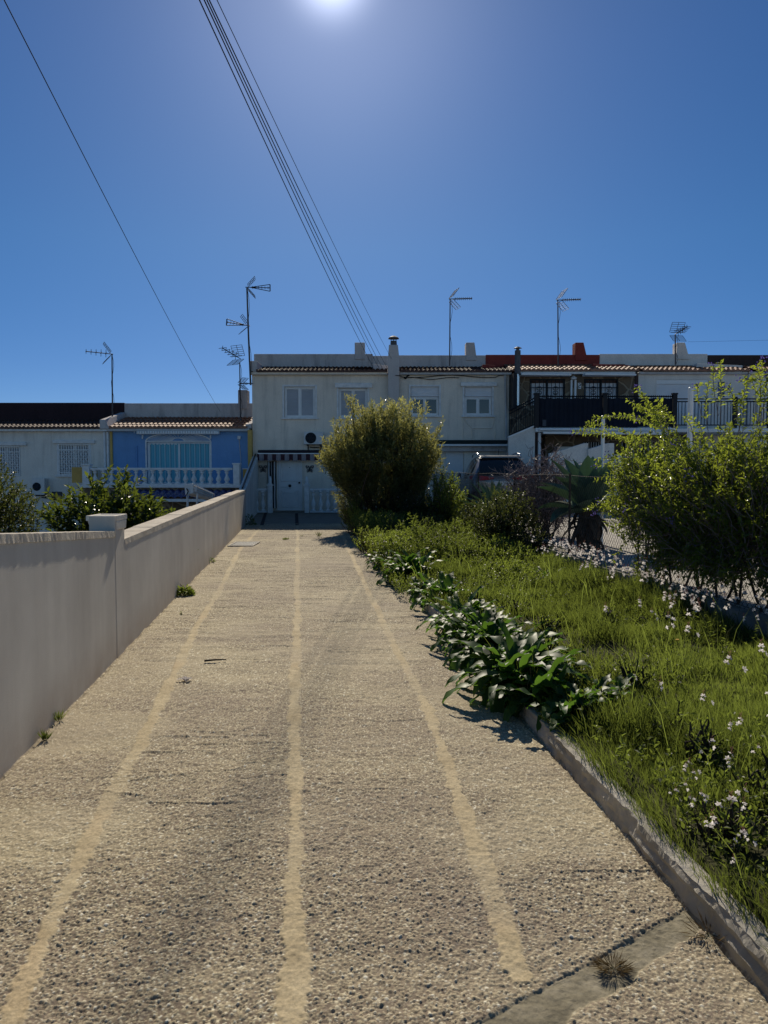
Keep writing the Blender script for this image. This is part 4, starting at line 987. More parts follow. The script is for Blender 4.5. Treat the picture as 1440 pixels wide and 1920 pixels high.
m.add(V, [(2 * i, 2 * i + 2, 2 * i + 3, 2 * i + 1) for i in range(n)]); m.build('curtain', M['teal'], hU)
window_surround(hU, 275, 829, 395, 908, w=.05, sill=False)
m = MB(); cx = (h[0] + h[1]) / 2; cz = h[3] + .03; ra = (h[1] - h[0]) / 2 + .02
arc = [(cx + ra * math.cos(a), FY - .03, cz + .30 * math.sin(a)) for a in np.linspace(0, math.pi, 25)]
m.tube(arc, .025, 6); m.tube([(cx - ra, FY - .03, cz), (cx + ra, FY - .03, cz)], .02, 6)
m.tube([(cx + .22 * math.cos(a), FY - .03, cz + .12 * math.sin(a)) for a in np.linspace(0, math.pi, 13)], .012, 5)
for a in np.linspace(.0, math.pi, 19)[1:-1]: m.tube([(cx + .22 * math.cos(a), FY - .03, cz + .12 * math.sin(a)), (cx + ra * math.cos(a), FY - .03, cz + .30 * math.sin(a))], .009, 4)
for k in range(14): m.tube([(cx - ra + .12 + (2 * ra - .24) * k / 13, FY - .02, cz - .02), (cx - ra + .12 + (2 * ra - .24) * k / 13, FY - .02, cz - .1)], .010, 4)
m.build('fan_grille', M['frame'], hU)
m = MB(); m.box(X(205), X(470), FY - .24, FY + .05, EL - .1, EL + .0); m.build('gutter', M['gutter'], hU, bevel=.02)
tiles(hU, X(205), X(467), FY - .28, EL + .01, PY, Zv(784, PY), M['tile'], .16)
m = MB(); m.box(X(235.2, PY), X(474, PY), PY + .002, PY + .25, EL - .3, Zv(756, PY)); m.build('parapet', M['parapet'], hU, bevel=.02)
chimney_stub(hU, M['parapet'], 446, 464, 731, 757, PY - .05)
m = MB(); m.hexa([(X(194), FY - .3, EL - .02), (X(212), FY - .3, EL - .02), (X(238, PY), PY - .005, EL - .02), (X(226, PY), PY - .005, EL - .02), (X(194), FY - .3, Zv(788)), (X(204), FY - .3, Zv(788)), (X(238, PY), PY - .005, Zv(773, PY)), (X(228, PY), PY - .005, Zv(773, PY))]); m.build('gable_wing', M['parapet'], hU, bevel=.02)
m = MB(); m.hexa([(X(461), FY - .2, EL), (X(473), FY - .2, EL), (X(473), PY - .01, EL), (X(461), PY - .01, EL), (X(463), FY - .2, Zv(797)), (X(473), FY - .2, Zv(795)), (X(473), PY - .01, Zv(776)), (X(466), PY - .01, Zv(776))]); m.build('gable_wing', M['parapet'], hU, bevel=.02)
m = MB(); m.pbox(445, 817, 451, 823.5, FY - .1, .095); lb_ = m.build('wall_lamp', M['plastic'], hU, bevel=.01)
m = MB(); m.tube([(X(449), FY - .02, Zv(823.5)), (X(452), FY - .02, Zv(860)), (X(452), FY - .02, Zv(905))], .014, 5); m.build('conduit', M['gutter'], hU)
m = MB(); m.tube([(X(257), FY - .03, Zv(836)), (X(257), FY - .03, Zv(890))], .03, 6); m.build('conduit', M['blue'], hU)
r = thing('rolled_awning', 'white ribbed rolled awning above the sliding door on the blue house', 'awning', (X(332), FY - .2, Zv(810)))
m = MB(); m.pbox(255, 808, 410, 814, FY - .34, .3); m.build('cassette', M['frame'], r, bevel=.03)
m = MB()
for i in range(32): m.box(X(258 + i * 4.7), X(259.4 + i * 4.7), FY - .35, FY - .341, Zv(813.4), Zv(809))
m.build('cassette_ribs', M['gutter'], r)
for u in (269, 396):
    m = MB(); m.tube([(X(u), FY - .02, Zv(816)), (X(u), FY - .06, Zv(823))], .03, 6); m.build('bracket', M['frame'], r)
# terrace of the blue house
BU = 26.0; TU = Zv(909, BU)
m = MB(); m.box(X(150, BU), X(455, BU), BU - .12, FY - .004, TU - .10, TU); m.build('terrace_slab', M['balu'], hU, bevel=.02)
m = MB(); m.box(X(150, BU), X(455, BU), BU + .02, FY - .01, -1.5, TU - .102); m.build('terrace_base', M['stone'], hU)
m = MB(); m.pbox(134, 876, 155, 905, BU + .3, 1.4); m.build('terrace_end', M['ochre'], hU, bevel=.01)
m = MB(); m.pbox(455.2, 880, 468, 912, BU + .2, 1.7); m.build('terrace_end', M['ochre'], hU, bevel=.01)
m = MB(); m.pbox(454, 878, 469, 880, BU + .17, 1.76); m.build('terrace_end_cap', M['balu'], hU)
m = MB(); m.box(X(455.4, BU), wallx(BU) - .25, BU + .22, BU + 1.9, -1.5, Zv(912.5, BU)); m.build('terrace_end_base', M['white'], hU)
xa, xb = X(240, BU - .8), X(452, BU - .8); nx = 190; V = []
for s in range(5):
    y_ = BU - .9 + s * .22; z_ = Zv(934.5, BU - .9) + s * .055
    for i in range(nx): V.append((xa + (xb - xa) * i / (nx - 1), y_, z_ + .06 * abs(math.sin(math.pi * (xb - xa) * i / (nx - 1) / .22)) + (.02 if s % 2 else 0)))
idx = np.arange(5 * nx).reshape(5, nx); q = np.stack([idx[:-1, :-1], idx[:-1, 1:], idx[1:, 1:], idx[1:, :-1]], -1).reshape(-1, 4)
np_mesh('porch_tiles', V, q, np.full(len(q), 4), M['bluetile'], hU)
m = MB(); m.box(xa, xb, BU - .86, BU - .8, Zv(941, BU - .9), Zv(935.5, BU - .9)); m.build('porch_beam', M['balu'], hU)
bu = thing('balustrade', 'long white balustrade of turned balusters along the blue house terrace', 'balustrade', (X(310, BU), BU, TU))
rail_run(bu, 171, 437, 877, 910, [178 + 15.45 * i for i in range(17)], BU, M['balu'], .085, .1)
stone_post(bu, 156, 170.5, 873, 910, BU, M['balu']); stone_post(bu, 438, 450.5, 871, 910, BU, M['balu'])
# white tilted panel on legs
tp = thing('tilted_panel', 'white box shaped tilted panel on legs standing behind the boundary wall', 'panel', W(370, 948, 20)[0:1] + (20, -.3))
Yq = 20.0; m = MB(); P = lambda u, v, y: (W(u, v, y)[0], y, W(u, v, y)[1])
m.hexa([P(347, 928, Yq), P(362, 925, Yq), P(399, 936, Yq + 1.1), P(389, 939, Yq + 1.1), P(345, 909, Yq), P(362, 905, Yq), P(401, 924, Yq + 1.1), P(390, 927, Yq + 1.1)])
m.build('panel_box', M['plastic'], tp, bevel=.02)
m = MB()
for s in (.22, .5, .78):
    a = np.array(P(362.5, 905, Yq)) * (1 - s * .0) + 0; f0 = np.array(P(363, 906 + 20 * s, Yq)); f1 = np.array(P(401.5, 924.5 + 11.5 * s, Yq + 1.1)); m.tube([f0, f1], .014, 5)
m.build('panel_rail', M['gutter'], tp)
m = MB(); m.prism([(P(352, 0, Yq)[0], P(0, 914, Yq)[2]), (P(358, 0, Yq)[0], P(0, 912, Yq)[2]), (P(357, 0, Yq)[0], P(0, 921, Yq)[2]), (P(353, 0, Yq)[0], P(0, 922, Yq)[2])], Yq - .02, Yq - .004); m.build('end_hatch', M['gutter'], tp)
m = MB(); m.tube([P(350, 916, Yq - .03), P(353, 921, Yq - .04), P(350.5, 927, Yq - .04), P(352, 935, Yq - .03)], .016, 5); m.build('hose', M['dark'], tp)
for u, y_ in ((351.5, Yq - .02), (369.5, Yq + .2), (397, Yq + 1.0)):
    x_ = W(u, 930, y_)[0]; m = MB(); m.tube([(x_, y_, -1.5), (x_, y_, W(u, 925, y_)[1])], .03, 6); m.build('leg', M['plastic'], tp)

# ---------------------------------------------------------------- television antennas
def aerial(root, p, d, kind, s=1.0, tilt=0.0):
    """one antenna head at point p pointing along unit vector d (x,y): reflector wings, boom, dipole elements"""
    d = Vector((d[0], d[1], tilt)).normalized(); side = d.cross(Vector((0, 0, 1))).normalized(); up = side.cross(d).normalized(); p = Vector(p)
    m = MB(); L = .82 * s; m.tube([p - d * .05, p + d * L], .016, 5)
    if kind == 'vee':
        for sg in (-1, 1):
            m.tube([p + d * .12, p + d * L + up * .12 * sg * s], .014, 5)
        m.tube([p + d * L + up * .12 * s, p + d * L - up * .12 * s], .02, 5)
    hd = m.build('aerial', M['wire'], root)
    e = MB()
    if kind == 'vee':
        for k in range(6):
            q = p + d * (.2 + .11 * k); e.tube([q + side * .08 + up * .03, q - side * .08 + up * .03], .009, 4); e.tube([q + side * .08 - up * .03, q - side * .08 - up * .03], .009, 4)
    else:
        n = 9 if kind == 'yagi' else 5
        for k in range(n):
            q = p + d * (.2 + (L - .22) * k / (n - 1)); w = .10 * s if kind == 'yagi' else .26 * s - .03 * k
            e.tube([q + side * w, q - side * w], .010, 4); e.tube([q + up * w * .5, q - up * w * .5], .010, 4)
    e.build('dipole_elements', M['steel'], hd)
    g = MB()
    for sg in (-1, 1):
        for k in range(6):
            q = p + d * (.04 + .05 * k) * 1.0 + up * sg * (.06 + .055 * k) * s; g.tube([q + side * .24 * s, q - side * .24 * s], .008, 4)
        for w in (-.24, 0, .24): g.tube([p + d * .04 + up * sg * .06 * s + side * w * s, p + d * .29 + up * sg * .335 * s + side * w * s], .009, 4)
    g.build('reflector', M['steel'], hd)
    return hd
def antenna(label, pts, heads, Y, r=.028):
    base = W(pts[0][0], pts[0][1], Y); root = thing('tv_antenna', label, 'antenna', (base[0], Y, base[1]), 'television antennas on the roofs')
    m = MB(); m.tube([(W(u, v, Y)[0], Y, W(u, v, Y)[1]) for u, v in pts], r, 6, r * .8); m.build('mast', M['steel'], root)
    for u, v, d, kind, s, t_ in heads: x, z = W(u, v, Y); aerial(root, (x, Y - .03, z), d, kind, s, t_)
    m = MB(); cu = [(W(u + 1.5 + 2.5 * math.sin(i * .9), v, Y)[0], Y - .04, W(u, v, Y)[1]) for i, (u, v) in enumerate([(pts[-1][0] + (pts[0][0] - pts[-1][0]) * s, pts[-1][1] + 4 + (pts[0][1] - pts[-1][1]) * s) for s in np.linspace(0, .9, 12)])]
    m.tube(cu, .007, 4); m.build('cable', M['wire'], root)
    return root
antenna('antenna on a thin mast at the white house roof, its head facing left', [(211, 782), (210, 664)], [(210, 664, (-1, -.45), 'broad', 1.1, .05)], 28.6)
an = antenna('tallest antenna mast clamped to the house corner with two heads', [(470, 722), (466, 630), (463, 540)], [(463, 539, (1, .12), 'vee', 1.0, .0), (466.5, 611, (-.95, -.35), 'vee', .95, .10)], 27.75, .036)
m = MB()
for v in (696.5, 719): x, z = W(470, v, 27.75); m.box(x - .04, X(478), 27.74, 27.79, z - .015, z + .015)
m.build('wall_clamp', M['steel'], an)
antenna('antenna on a mast in front of the blue house chimney stub, broad head', [(451, 790), (449.5, 680)], [(449.5, 672, (-.55, -.85), 'broad', 1.15, .30), (450.5, 720, (.8, -.6), 'broad', .62, -.03)], 28.9)
antenna('antenna with long boom on the roughcast house roof, its mast near a chimney stub', [(843, 686), (844, 560)], [(844, 561, (1, .25), 'yagi', 1.05, .08)], 28.9)
antenna('antenna with long boom on the red parapet house', [(1046.5, 686), (1046, 563)], [(1046, 563, (1, .2), 'yagi', 1.1, .07)], 28.9)
an = antenna('short antenna with grid head against the white chimney stub', [(1266.5, 684), (1266, 628)], [(1266, 627, (.12, -1), 'broad', 1.05, .15)], 28.9)

# ---------------------------------------------------------------- overhead cables
def cable(name, label, A, Bp, r, sag, ext=1.9):
    """from the house end A through the overhead point B and on past the viewer"""
    A = np.array(A); Bp = np.array(Bp); E = A + (Bp - A) * ext; n = 70; pts = []
    for i in range(n + 1):
        s = i / n; p = A + (E - A) * s; sB = 1 / ext
        pts.append((p[0], p[1], p[2] - sag * 4 * (s * (1 - s)) + sag * 4 * (sB * (1 - sB)) * (s / sB if s < sB else 1)))
    m = MB(); m.tube(pts, r, 6); o = m.build(name, M['wire'], None, smooth=True); return tag(o, label, 'cable')
def ray(u, v, z):
    a = (u - 720) / FPX; b = (960 - v) / FPX; k = (z - CH) / (-SP + b * CP); return (a * k, (CP + b * SP) * k, z)
ends = [(686, 664), (697, 664), (705, 664), (712, 664)]; tops = [374, 383, 388, 392.5]
nm_ = ['leftmost of the bundled black cables overhead', 'second from left of the bundled black cables overhead', 'third from left of the bundled black cables overhead', 'fourth from left of the bundled black cables overhead']
for k in range(4):
    u, v = (700, 711, 719, 727)[k], (689, 691, 694, 692)[k]; e = W(u, v, 28.3)
    cable('overhead_cable', nm_[k], (e[0], 28.3, e[1]), ray(tops[k], 0, 5.75), .0066, .35)
e = W(737, 678, 28.3); cable('overhead_cable', 'thin single cable hanging apart on the right of the bundled cables', (e[0], 28.3, e[1]), ray(407, 0, 6.0), .0045, .35)
e = W(413, 772, PY - .02); cable('overhead_cable', 'lone thin cable running from the sky down to the blue house parapet', (e[0], PY - .02, e[1]), ray(8, 0, 5.2), .005, .45)
m = MB(); pts = []
for i in range(20):
    s = i / 19; u = 1290 + 520 * s; v = 641 - 11 * s; x, z = W(u, v, 60 - 10 * s); pts.append((x, 60 - 10 * s, z))
m.tube(pts, .007, 5); tag(m.build('overhead_cable', M['wire']), 'faint distant cable behind the white chimney stub', 'cable')
# ---------------------------------------------------------------- parked car
t = NT('silver_grey_car_paint'); p = t.pbsdf((.17, .17, .175), .28, .6, .5); p.inputs['Coat Weight'].default_value = .8; p.inputs['Coat Roughness'].default_value = .06; M['paint'] = t.done(p)
M['tyre'] = m_plain('tyre_rubber', (.02, .02, .02), .85, 0, .3)
t = NT('red_tail_light'); p = t.pbsdf((.42, .012, .014), .15, 0, .6); M['tail'] = t.done(p)
t = NT('tinted_car_glass'); M['tint'] = t.done(t.pbsdf((.012, .014, .018), .07, 0, .7))
CX0, CY0, CZ0 = W(942, 960, 21.6)[0], 21.55, .304
car = thing('parked_car', 'silver grey five door car parked tail first in the yard', 'car', (CX0, CY0 + 2.2, CZ0))
HW = .91
def csec(y):
    """half section of the body at distance y from the tail: list of (half width, height)"""
    k = np.interp
    L = 4.35
    wl_ = k(y, [0, .12, .5, 3.4, 4.1, L], [.74, .84, .90, .90, .82, .66])
    zb_ = k(y, [0, .2, .8, 3.5, L], [.42, .32, .27, .27, .36])
    zs = k(y, [0, .1, .5, 2.9, 3.6, L], [.92, 1.02, 1.08, 1.0, .95, .74])      # shoulder
    zr = k(y, [0, .07, .22, .62, 1.4, 2.2, 2.75, 3.35, 3.7, L], [.95, 1.10, 1.30, 1.60, 1.66, 1.63, 1.46, 1.06, .99, .78])
    wr = k(y, [0, .07, .3, .62, 2.2, 2.75, 3.35, L], [.62, .68, .66, .62, .62, .62, .74, .58])
    zr = max(zr, zs + .015)
    return [(0, zb_), (wl_ * .82, zb_), (wl_ * .97, zb_ + .1), (wl_ * 1.0, (zb_ + zs) / 2 - .04), (wl_ * 1.0, zs - .12), (wl_ * .965, zs), (wr + (wl_ * .965 - wr) * .72, zs + (zr - zs) * .22), (wr + (wl_ * .965 - wr) * .25, zs + (zr - zs) * .75), (wr * .93, zr - .035), (wr * .7, zr - .004), (0, zr + .012)]
st_y = np.array([0, .03, .07, .14, .22, .35, .5, .62, .8, 1.1, 1.4, 1.8, 2.2, 2.5, 2.75, 3.0, 3.35, 3.5, 3.7, 4.0, 4.2, 4.31, 4.35])
V = []; F = []
S = [csec(y) for y in st_y]; nh = len(S[0])
for y, s in zip(st_y, S):
    ring = [(w, z) for w, z in s] + [(-w, z) for w, z in s[-2:0:-1]]
    V += [(CX0 + w, CY0 + y, CZ0 + z) for w, z in ring]
nr = 2 * nh - 2
for i in range(len(st_y) - 1):
    for k in range(nr): F.append((i * nr + k, i * nr + (k + 1) % nr, (i + 1) * nr + (k + 1) % nr, (i + 1) * nr + k))
F.append(tuple(range(nr - 1, -1, -1))); F.append(tuple((len(st_y) - 1) * nr + k for k in range(nr)))
m = MB(); m.add(V, [f[::-1] for f in F]); body = m.build('body', M['paint'], car, smooth=True)
ss = body.modifiers.new('sub', 'SUBSURF'); ss.levels = 2; ss.render_levels = 2
def band_panel(name, y0, y1, s0, s1, mat, side, n=6, out=.012):
    """glass panel on the side between section points 5 (shoulder) and 8 (roof edge)"""
    V = []; 
    for i in range(n + 1):
        y = y0 + (y1 - y0) * i / n; s = csec(y)
        for q in (s0, .5 * (s0 + s1), s1):
            P_ = np.array(s[5]) * (1 - q) + np.array(s[8]) * q + np.array([.04 * math.sin(math.pi * q), 0])
            V.append((CX0 + side * (P_[0] + out), CY0 + y, CZ0 + P_[1]))
    f = []
    for i in range(n):
        for j in range(2):
            a = i * 3 + j; qd = (a, a + 1, a + 4, a + 3); f.append(qd if side < 0 else qd[::-1])
    m = MB(); m.add(V, f); return m.build(name, mat, car, smooth=True)
for sd_ in (-1, 1):
    band_panel('side_window', .55, .98, .10, .86, M['tint'], sd_); band_panel('side_window', 1.05, 1.72, .06, .88, M['tint'], sd_); band_panel('side_window', 1.80, 2.55, .06, .86, M['tint'], sd_)
m = MB(); n = 10; V = []
for i in range(n + 1):
    q = -1 + 2 * i / n
    V += [(CX0 + .66 * q, CY0 + .02 + .03 * q * q, CZ0 + 1.10), (CX0 + .64 * q, CY0 + .19 + .03 * q * q, CZ0 + 1.34), (CX0 + .57 * q, CY0 + .44 + .03 * q * q, CZ0 + 1.545)]
m.add(V, [(3 * i + j, 3 * i + 3 + j, 3 * i + 4 + j, 3 * i + 1 + j) for i in range(n) for j in (0, 1)]); m.build('rear_window', M['tint'], car, smooth=True)
m = MB(); m.hexa([(CX0 - .6, CY0 + .40, CZ0 + 1.575), (CX0 + .6, CY0 + .40, CZ0 + 1.575), (CX0 + .62, CY0 + .78, CZ0 + 1.60), (CX0 - .62, CY0 + .78, CZ0 + 1.60), (CX0 - .58, CY0 + .42, CZ0 + 1.615), (CX0 + .58, CY0 + .42, CZ0 + 1.615), (CX0 + .60, CY0 + .78, CZ0 + 1.655), (CX0 - .60, CY0 + .78, CZ0 + 1.655)]); m.build('roof_spoiler', M['paint'], car, bevel=.012)
for sd_ in (-1, 1):
    m = MB(); m.tube([(CX0 + sd_ * .60, CY0 + y, CZ0 + z) for y, z in ((.62, 1.62), (.75, 1.69), (1.2, 1.715), (1.8, 1.705), (2.15, 1.68), (2.25, 1.62))], .02, 8); m.build('roof_rail', M['bright_steel'], car, smooth=True)
    m = MB(); V = []
    for q, zl, zh in ((.26, .97, 1.02), (.44, .955, 1.045), (.62, .93, 1.07), (.74, .92, 1.08), (.84, .94, 1.07), (.905, 1.0, 1.06)):
        y_ = max(0, (q - .62)) * 1.25 - .035; V += [(CX0 + sd_ * q, CY0 + y_, CZ0 + zl), (CX0 + sd_ * q, CY0 + y_ + .03, CZ0 + zh)]
    f = [(2 * i, 2 * i + 2, 2 * i + 3, 2 * i + 1) for i in range(5)]
    m.add(V, f if sd_ > 0 else [x[::-1] for x in f]); m.build('tail_light', M['tail'], car)
    m = MB(); m.lathe(0, 0, [(.05, -.04), (.09, 0), (.085, .09), (.03, .11)], 10)
    m.v = [(CX0 + sd_ * (.97 + .6 * x), CY0 + 2.62 + y, CZ0 + 1.02 + z) for x, y, z in m.v]; m.build('wing_mirror', M['paint'], car, smooth=True)
    for wy in (.78, 3.42):
        m = MB(); xo, xi = CX0 + sd_ * .93, CX0 + sd_ * .72; n = 28; cz = CZ0 + .325
        def wring(x, r): return [(x, CY0 + wy + r * math.cos(2 * math.pi * k / n), cz + r * math.sin(2 * math.pi * k / n)) for k in range(n)]
        rings = [(xi, .2), (xi, .30), (xi + sd_ * .03, .325), (xo - sd_ * .03, .325), (xo, .30), (xo - sd_ * .01, .21)]
        vs = [q for x, r in rings for q in wring(x, r)]
        m.add(vs, [(i * n + k, i * n + (k + 1) % n, (i + 1) * n + (k + 1) % n, (i + 1) * n + k) for i in range(len(rings) - 1) for k in range(n)])
        wh = thing_part = m.build('wheel', M['tyre'], car, smooth=True)
        m = MB(); c = (xo - sd_ * .015, CY0 + wy, cz)
        m.add(wring(xo - sd_ * .012, .205) + wring(xo - sd_ * .03, .17), [(k, (k + 1) % n, n + (k + 1) % n, n + k) for k in range(n)])
        for k in range(5):
            a = k * 2 * math.pi / 5; m.tube([c, (c[0], c[1] + .19 * math.cos(a), c[2] + .19 * math.sin(a))], .028, 5)
        m.build('rim', M['bright_steel'], wh)
m = MB(); m.hexa([(CX0 - .84, CY0 - .05, CZ0 + .42), (CX0 + .84, CY0 - .05, CZ0 + .42), (CX0 + .86, CY0 + .3, CZ0 + .40), (CX0 - .86, CY0 + .3, CZ0 + .40), (CX0 - .82, CY0 - .04, CZ0 + .62), (CX0 + .82, CY0 - .04, CZ0 + .62), (CX0 + .86, CY0 + .3, CZ0 + .66), (CX0 - .86, CY0 + .3, CZ0 + .66)]); m.build('bumper', M['dark'], car, bevel=.03)
m = MB(); m.box(CX0 - .26, CX0 + .26, CY0 - .035, CY0 - .012, CZ0 + .80, CZ0 + .91); m.build('number_plate', M['frame'], car)
m = MB(); m.tube([(CX0, CY0 + .95, CZ0 + 1.66), (CX0, CY0 + .80, CZ0 + 1.83)], .008, 5); m.build('roof_aerial', M['dark'], car)

# ---------------------------------------------------------------- low wall, wire fence, poles
lw = thing('garden_wall', 'low weathered concrete wall under the wire fence', 'wall', (fencex(9), 9, .1))
t = NT('weathered_concrete'); cc = t.ramp(t.noise(3, 7, .65), [(.3, (.13, .12, .105)), (.7, (.28, .26, .23))]); M['oldconc'] = t.done(t.pbsdf(cc, .93, 0, .1, t.bump(t.noise(40, 6, .7), .7, .015)))
m = MB(); n = 120; V = []
for i in range(n):
    y = -4 + 30 * i / (n - 1); x = fencex(y) - .02; zt = .315 + .014 * (random.random() - .5)
    V += [(x + .012 * random.random(), y, -.3), (x + .17, y, -.3), (x + .17, y, zt), (x + .012 * random.random(), y, zt)]
m.add(V, [(i * 4 + k, i * 4 + (k + 1) % 4, i * 4 + 4 + (k + 1) % 4, i * 4 + 4 + k) for i in range(n - 1) for k in range(4)]); m.build('wall_panel', M['oldconc'], lw)
wf = thing('wire_fence', 'chain link wire fence on rusty posts above the low wall', 'fence', (fencex(9) + .08, 9, .31))
FT = 1.46
m = MB(); y0, y1 = 3.0, 24.0; step = .075; hgt = FT - .33; yv = y0
fp = lambda y, z: (fencex(y) + .08, y, z)
while yv < y1:
    for sg in (1, -1):
        pts = []
        for k in range(13):
            z = .33 + hgt * k / 12; y = yv + sg * hgt * k / 12
            pts.append(fp(y, z))
        if y0 - .1 < pts[-1][1] < y1 + .1:
            m.tube(pts, .0022, 3, cap=False)
    yv += step
for z in (.36, .9, FT): m.tube([fp(y, z + .012 * math.sin(y * 1.7)) for y in np.linspace(y0, y1, 60)], .003, 4)
t = NT('rusty_fence_wire'); M['fwire'] = t.done(t.pbsdf(t.ramp(t.noise(8, 4), [(.35, (.035, .03, .028)), (.65, (.08, .07, .065))]), .8, 0, .1)); m.build('wire_mesh', M['fwire'], wf)
for y in (3.2, 5.7, 8.15, 11.2, 14.2, 17.2, 20.2, 23.2):
    m = MB(); m.tube([fp(y, .2), fp(y, FT + .03)], .017, 8); m.build('post', M['bark'], wf)
for u, v, Y, r_, lb in ((1295.5, 726, 10.9, .036, 'thicker white pole rising from the yellow green shrub'), (1131, 779, 12.7, .030, 'slim white pole by the stone house yard, tip amid a leafy spray')):
    x, z = W(u, v, Y); m = MB(); m.lathe(x, Y, [(r_, .30), (r_, z - .01), (r_ * .6, z)], 12); o = m.build('white_pole', M['frame'], None); tag(o, lb, 'pole')

# ---------------------------------------------------------------- small things on the path
x, y = G(458, 1021); dr = thing('drain_grate', 'small metal drain grate set in the path near the wall end', 'drain', (x, y, .01))
m = MB(); 
for a, b_, c, d in ((-.26, .26, -.28, -.24), (-.26, .26, .24, .28), (-.26, -.22, -.24, .24), (.22, .26, -.24, .24)): m.box(x + a, x + b_, y + c * 1.6, y + d * 1.6, -.02, .022)
m.build('frame', M['lot'], dr)
m = MB()
for k in range(14): yy_ = y - .36 + k * .056; m.box(x - .21, x + .21, yy_ - .016, yy_ + .016, -.01, .018)
m.build('grate_bars', M['steel'], dr)
m = MB(); m.box(x - .22, x + .22, y - .38, y + .38, -.02, .008); m.build('drain_pit', M['interior'], dr)
x, y = G(404, 1243); m = MB(); m.tube([(x - .085, y - .02, .022), (x, y, .026), (x + .08, y + .03, .02)], .009, 6, .005); tag(m.build('twig', M['bark']), 'short dark twig lying on the path', 'twig')
# ================================================================== VEGETATION
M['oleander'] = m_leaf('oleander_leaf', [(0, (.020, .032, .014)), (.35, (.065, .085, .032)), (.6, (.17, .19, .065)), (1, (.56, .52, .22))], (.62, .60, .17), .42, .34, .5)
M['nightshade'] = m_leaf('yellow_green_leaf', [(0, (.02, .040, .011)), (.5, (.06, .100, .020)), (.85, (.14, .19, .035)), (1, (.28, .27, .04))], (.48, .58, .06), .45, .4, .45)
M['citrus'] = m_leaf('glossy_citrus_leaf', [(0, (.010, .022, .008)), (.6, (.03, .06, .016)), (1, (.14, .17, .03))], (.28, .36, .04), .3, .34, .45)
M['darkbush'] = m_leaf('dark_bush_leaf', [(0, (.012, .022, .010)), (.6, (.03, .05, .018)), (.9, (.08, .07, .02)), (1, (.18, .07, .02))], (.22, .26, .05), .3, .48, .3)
M['weed'] = m_leaf('weed_leaf', [(0, (.02, .035, .010)), (.5, (.055, .085, .02)), (.85, (.11, .13, .03)), (1, (.22, .13, .06))], (.38, .48, .07), .45, .5, .3)
M['grass'] = m_leaf('grass_blade', [(0, (.022, .040, .010)), (.5, (.055, .090, .020)), (.8, (.095, .14, .036)), (1, (.32, .28, .12))], (.29, .365, .06), .47, .5, .3)
M['broad'] = m_leaf('broad_glossy_leaf', [(0, (.016, .042, .014)), (.6, (.040, .095, .026)), (1, (.10, .17, .04))], (.17, .34, .035), .36, .48, .13)
M['agave'] = m_leaf('blue_green_agave_leaf', [(0, (.035, .065, .05)), (.6, (.075, .14, .095)), (1, (.12, .19, .12))], (.10, .20, .08), .10, .5, .35)
M['petal'] = m_leaf('white_petal', [(0, (.75, .70, .70)), (1, (.85, .83, .83))], (.95, .90, .88), .6, .6, .2)
M['bud'] = m_leaf('pink_bud', [(0, (.20, .09, .08)), (1, (.34, .16, .14))], (.4, .2, .16), .3, .6, .2)
M['purple'] = m_leaf('purple_petal', [(0, (.06, .05, .22)), (1, (.16, .13, .42))], (.2, .16, .55), .4, .6, .2)
M['stalk'] = m_plain('green_brown_stalk', (.09, .085, .04), .7, 0, .4, 15)
M['dry'] = m_leaf('dry_grass', [(0, (.09, .055, .03)), (1, (.28, .20, .11))], (.3, .22, .1), .3, .7, .1)

def unit(v): return v / np.maximum(np.linalg.norm(v, axis=-1, keepdims=True), 1e-9)
def kites(P, D, N, L, Wd, fold=.18, curl=.12):
    """folded kite leaves: base point, direction, face normal, length, width"""
    D = unit(D); S = unit(np.cross(D, N)); N = np.cross(S, D)
    L = np.asarray(L)[:, None]; Wd = np.asarray(Wd)[:, None]
    mid = P + D * L * .45 
    tip = P + D * L - N * L * curl
    l_ = mid + S * Wd * .5 + N * Wd * fold; r_ = mid - S * Wd * .5 + N * Wd * fold
    V = np.stack([P, l_, tip, r_], 1).reshape(-1, 3); n = len(P); b = np.arange(n)[:, None] * 4
    F = np.concatenate([b + np.array([[0, 2, 1]]), b + np.array([[0, 3, 2]])], 1).reshape(-1, 3)
    return V, F
def leaf_obj(name, mat, parent, P, D, N, L, Wd, tint, **kw):
    V, F = kites(P, D, N, L, Wd, **kw)
    return np_mesh(name, V, F, np.full(len(F), 3), mat, parent, attrs=dict(tint=np.repeat(np.clip(tint, 0, 1), 4)))
def rand_dirs(n): return unit(rng.normal(size=(n, 3)))
def twig_leaves(A, B, n, L, spread=.9, t0=.25, sag=0.0):
    """n leaves along each twig A->B; returns points, directions, normals, twig index"""
    k = len(A); s = t0 + (1 - t0) * (np.arange(n)[None, :] + rng.random((k, n)) * .6) / n
    P = A[:, None] * (1 - s[..., None]) + B[:, None] * s[..., None]
    P[..., 2] += sag * 4 * s * (1 - s)
    T = unit(B - A)[:, None] + 0 * P
    D = T * (.55 + .45 * s[..., None]) + rand_dirs(k * n).reshape(k, n, 3) * spread
    Nn = unit(np.array([0, -.15, 1.0]) + rand_dirs(k * n).reshape(k, n, 3) * .55)
    return P.reshape(-1, 3), unit(D).reshape(-1, 3), Nn.reshape(-1, 3), np.repeat(np.arange(k), n), s.ravel()
def stems_mesh(name, mat, parent, lines, r0, r1, n=4):
    m = MB()
    for pts in lines: m.tube(pts, r0, n, r1, cap=False)
    return m.build(name, mat, parent)
def bent(a, b, k=5, wob=.04, lift=0.0):
    a = np.array(a, float); b = np.array(b, float); o = rng.normal(size=3) * wob
    return [tuple(a + (b - a) * s + o * math.sin(math.pi * s) + np.array([0, 0, lift]) * 4 * s * (1 - s)) for s in np.linspace(0, 1, k)]

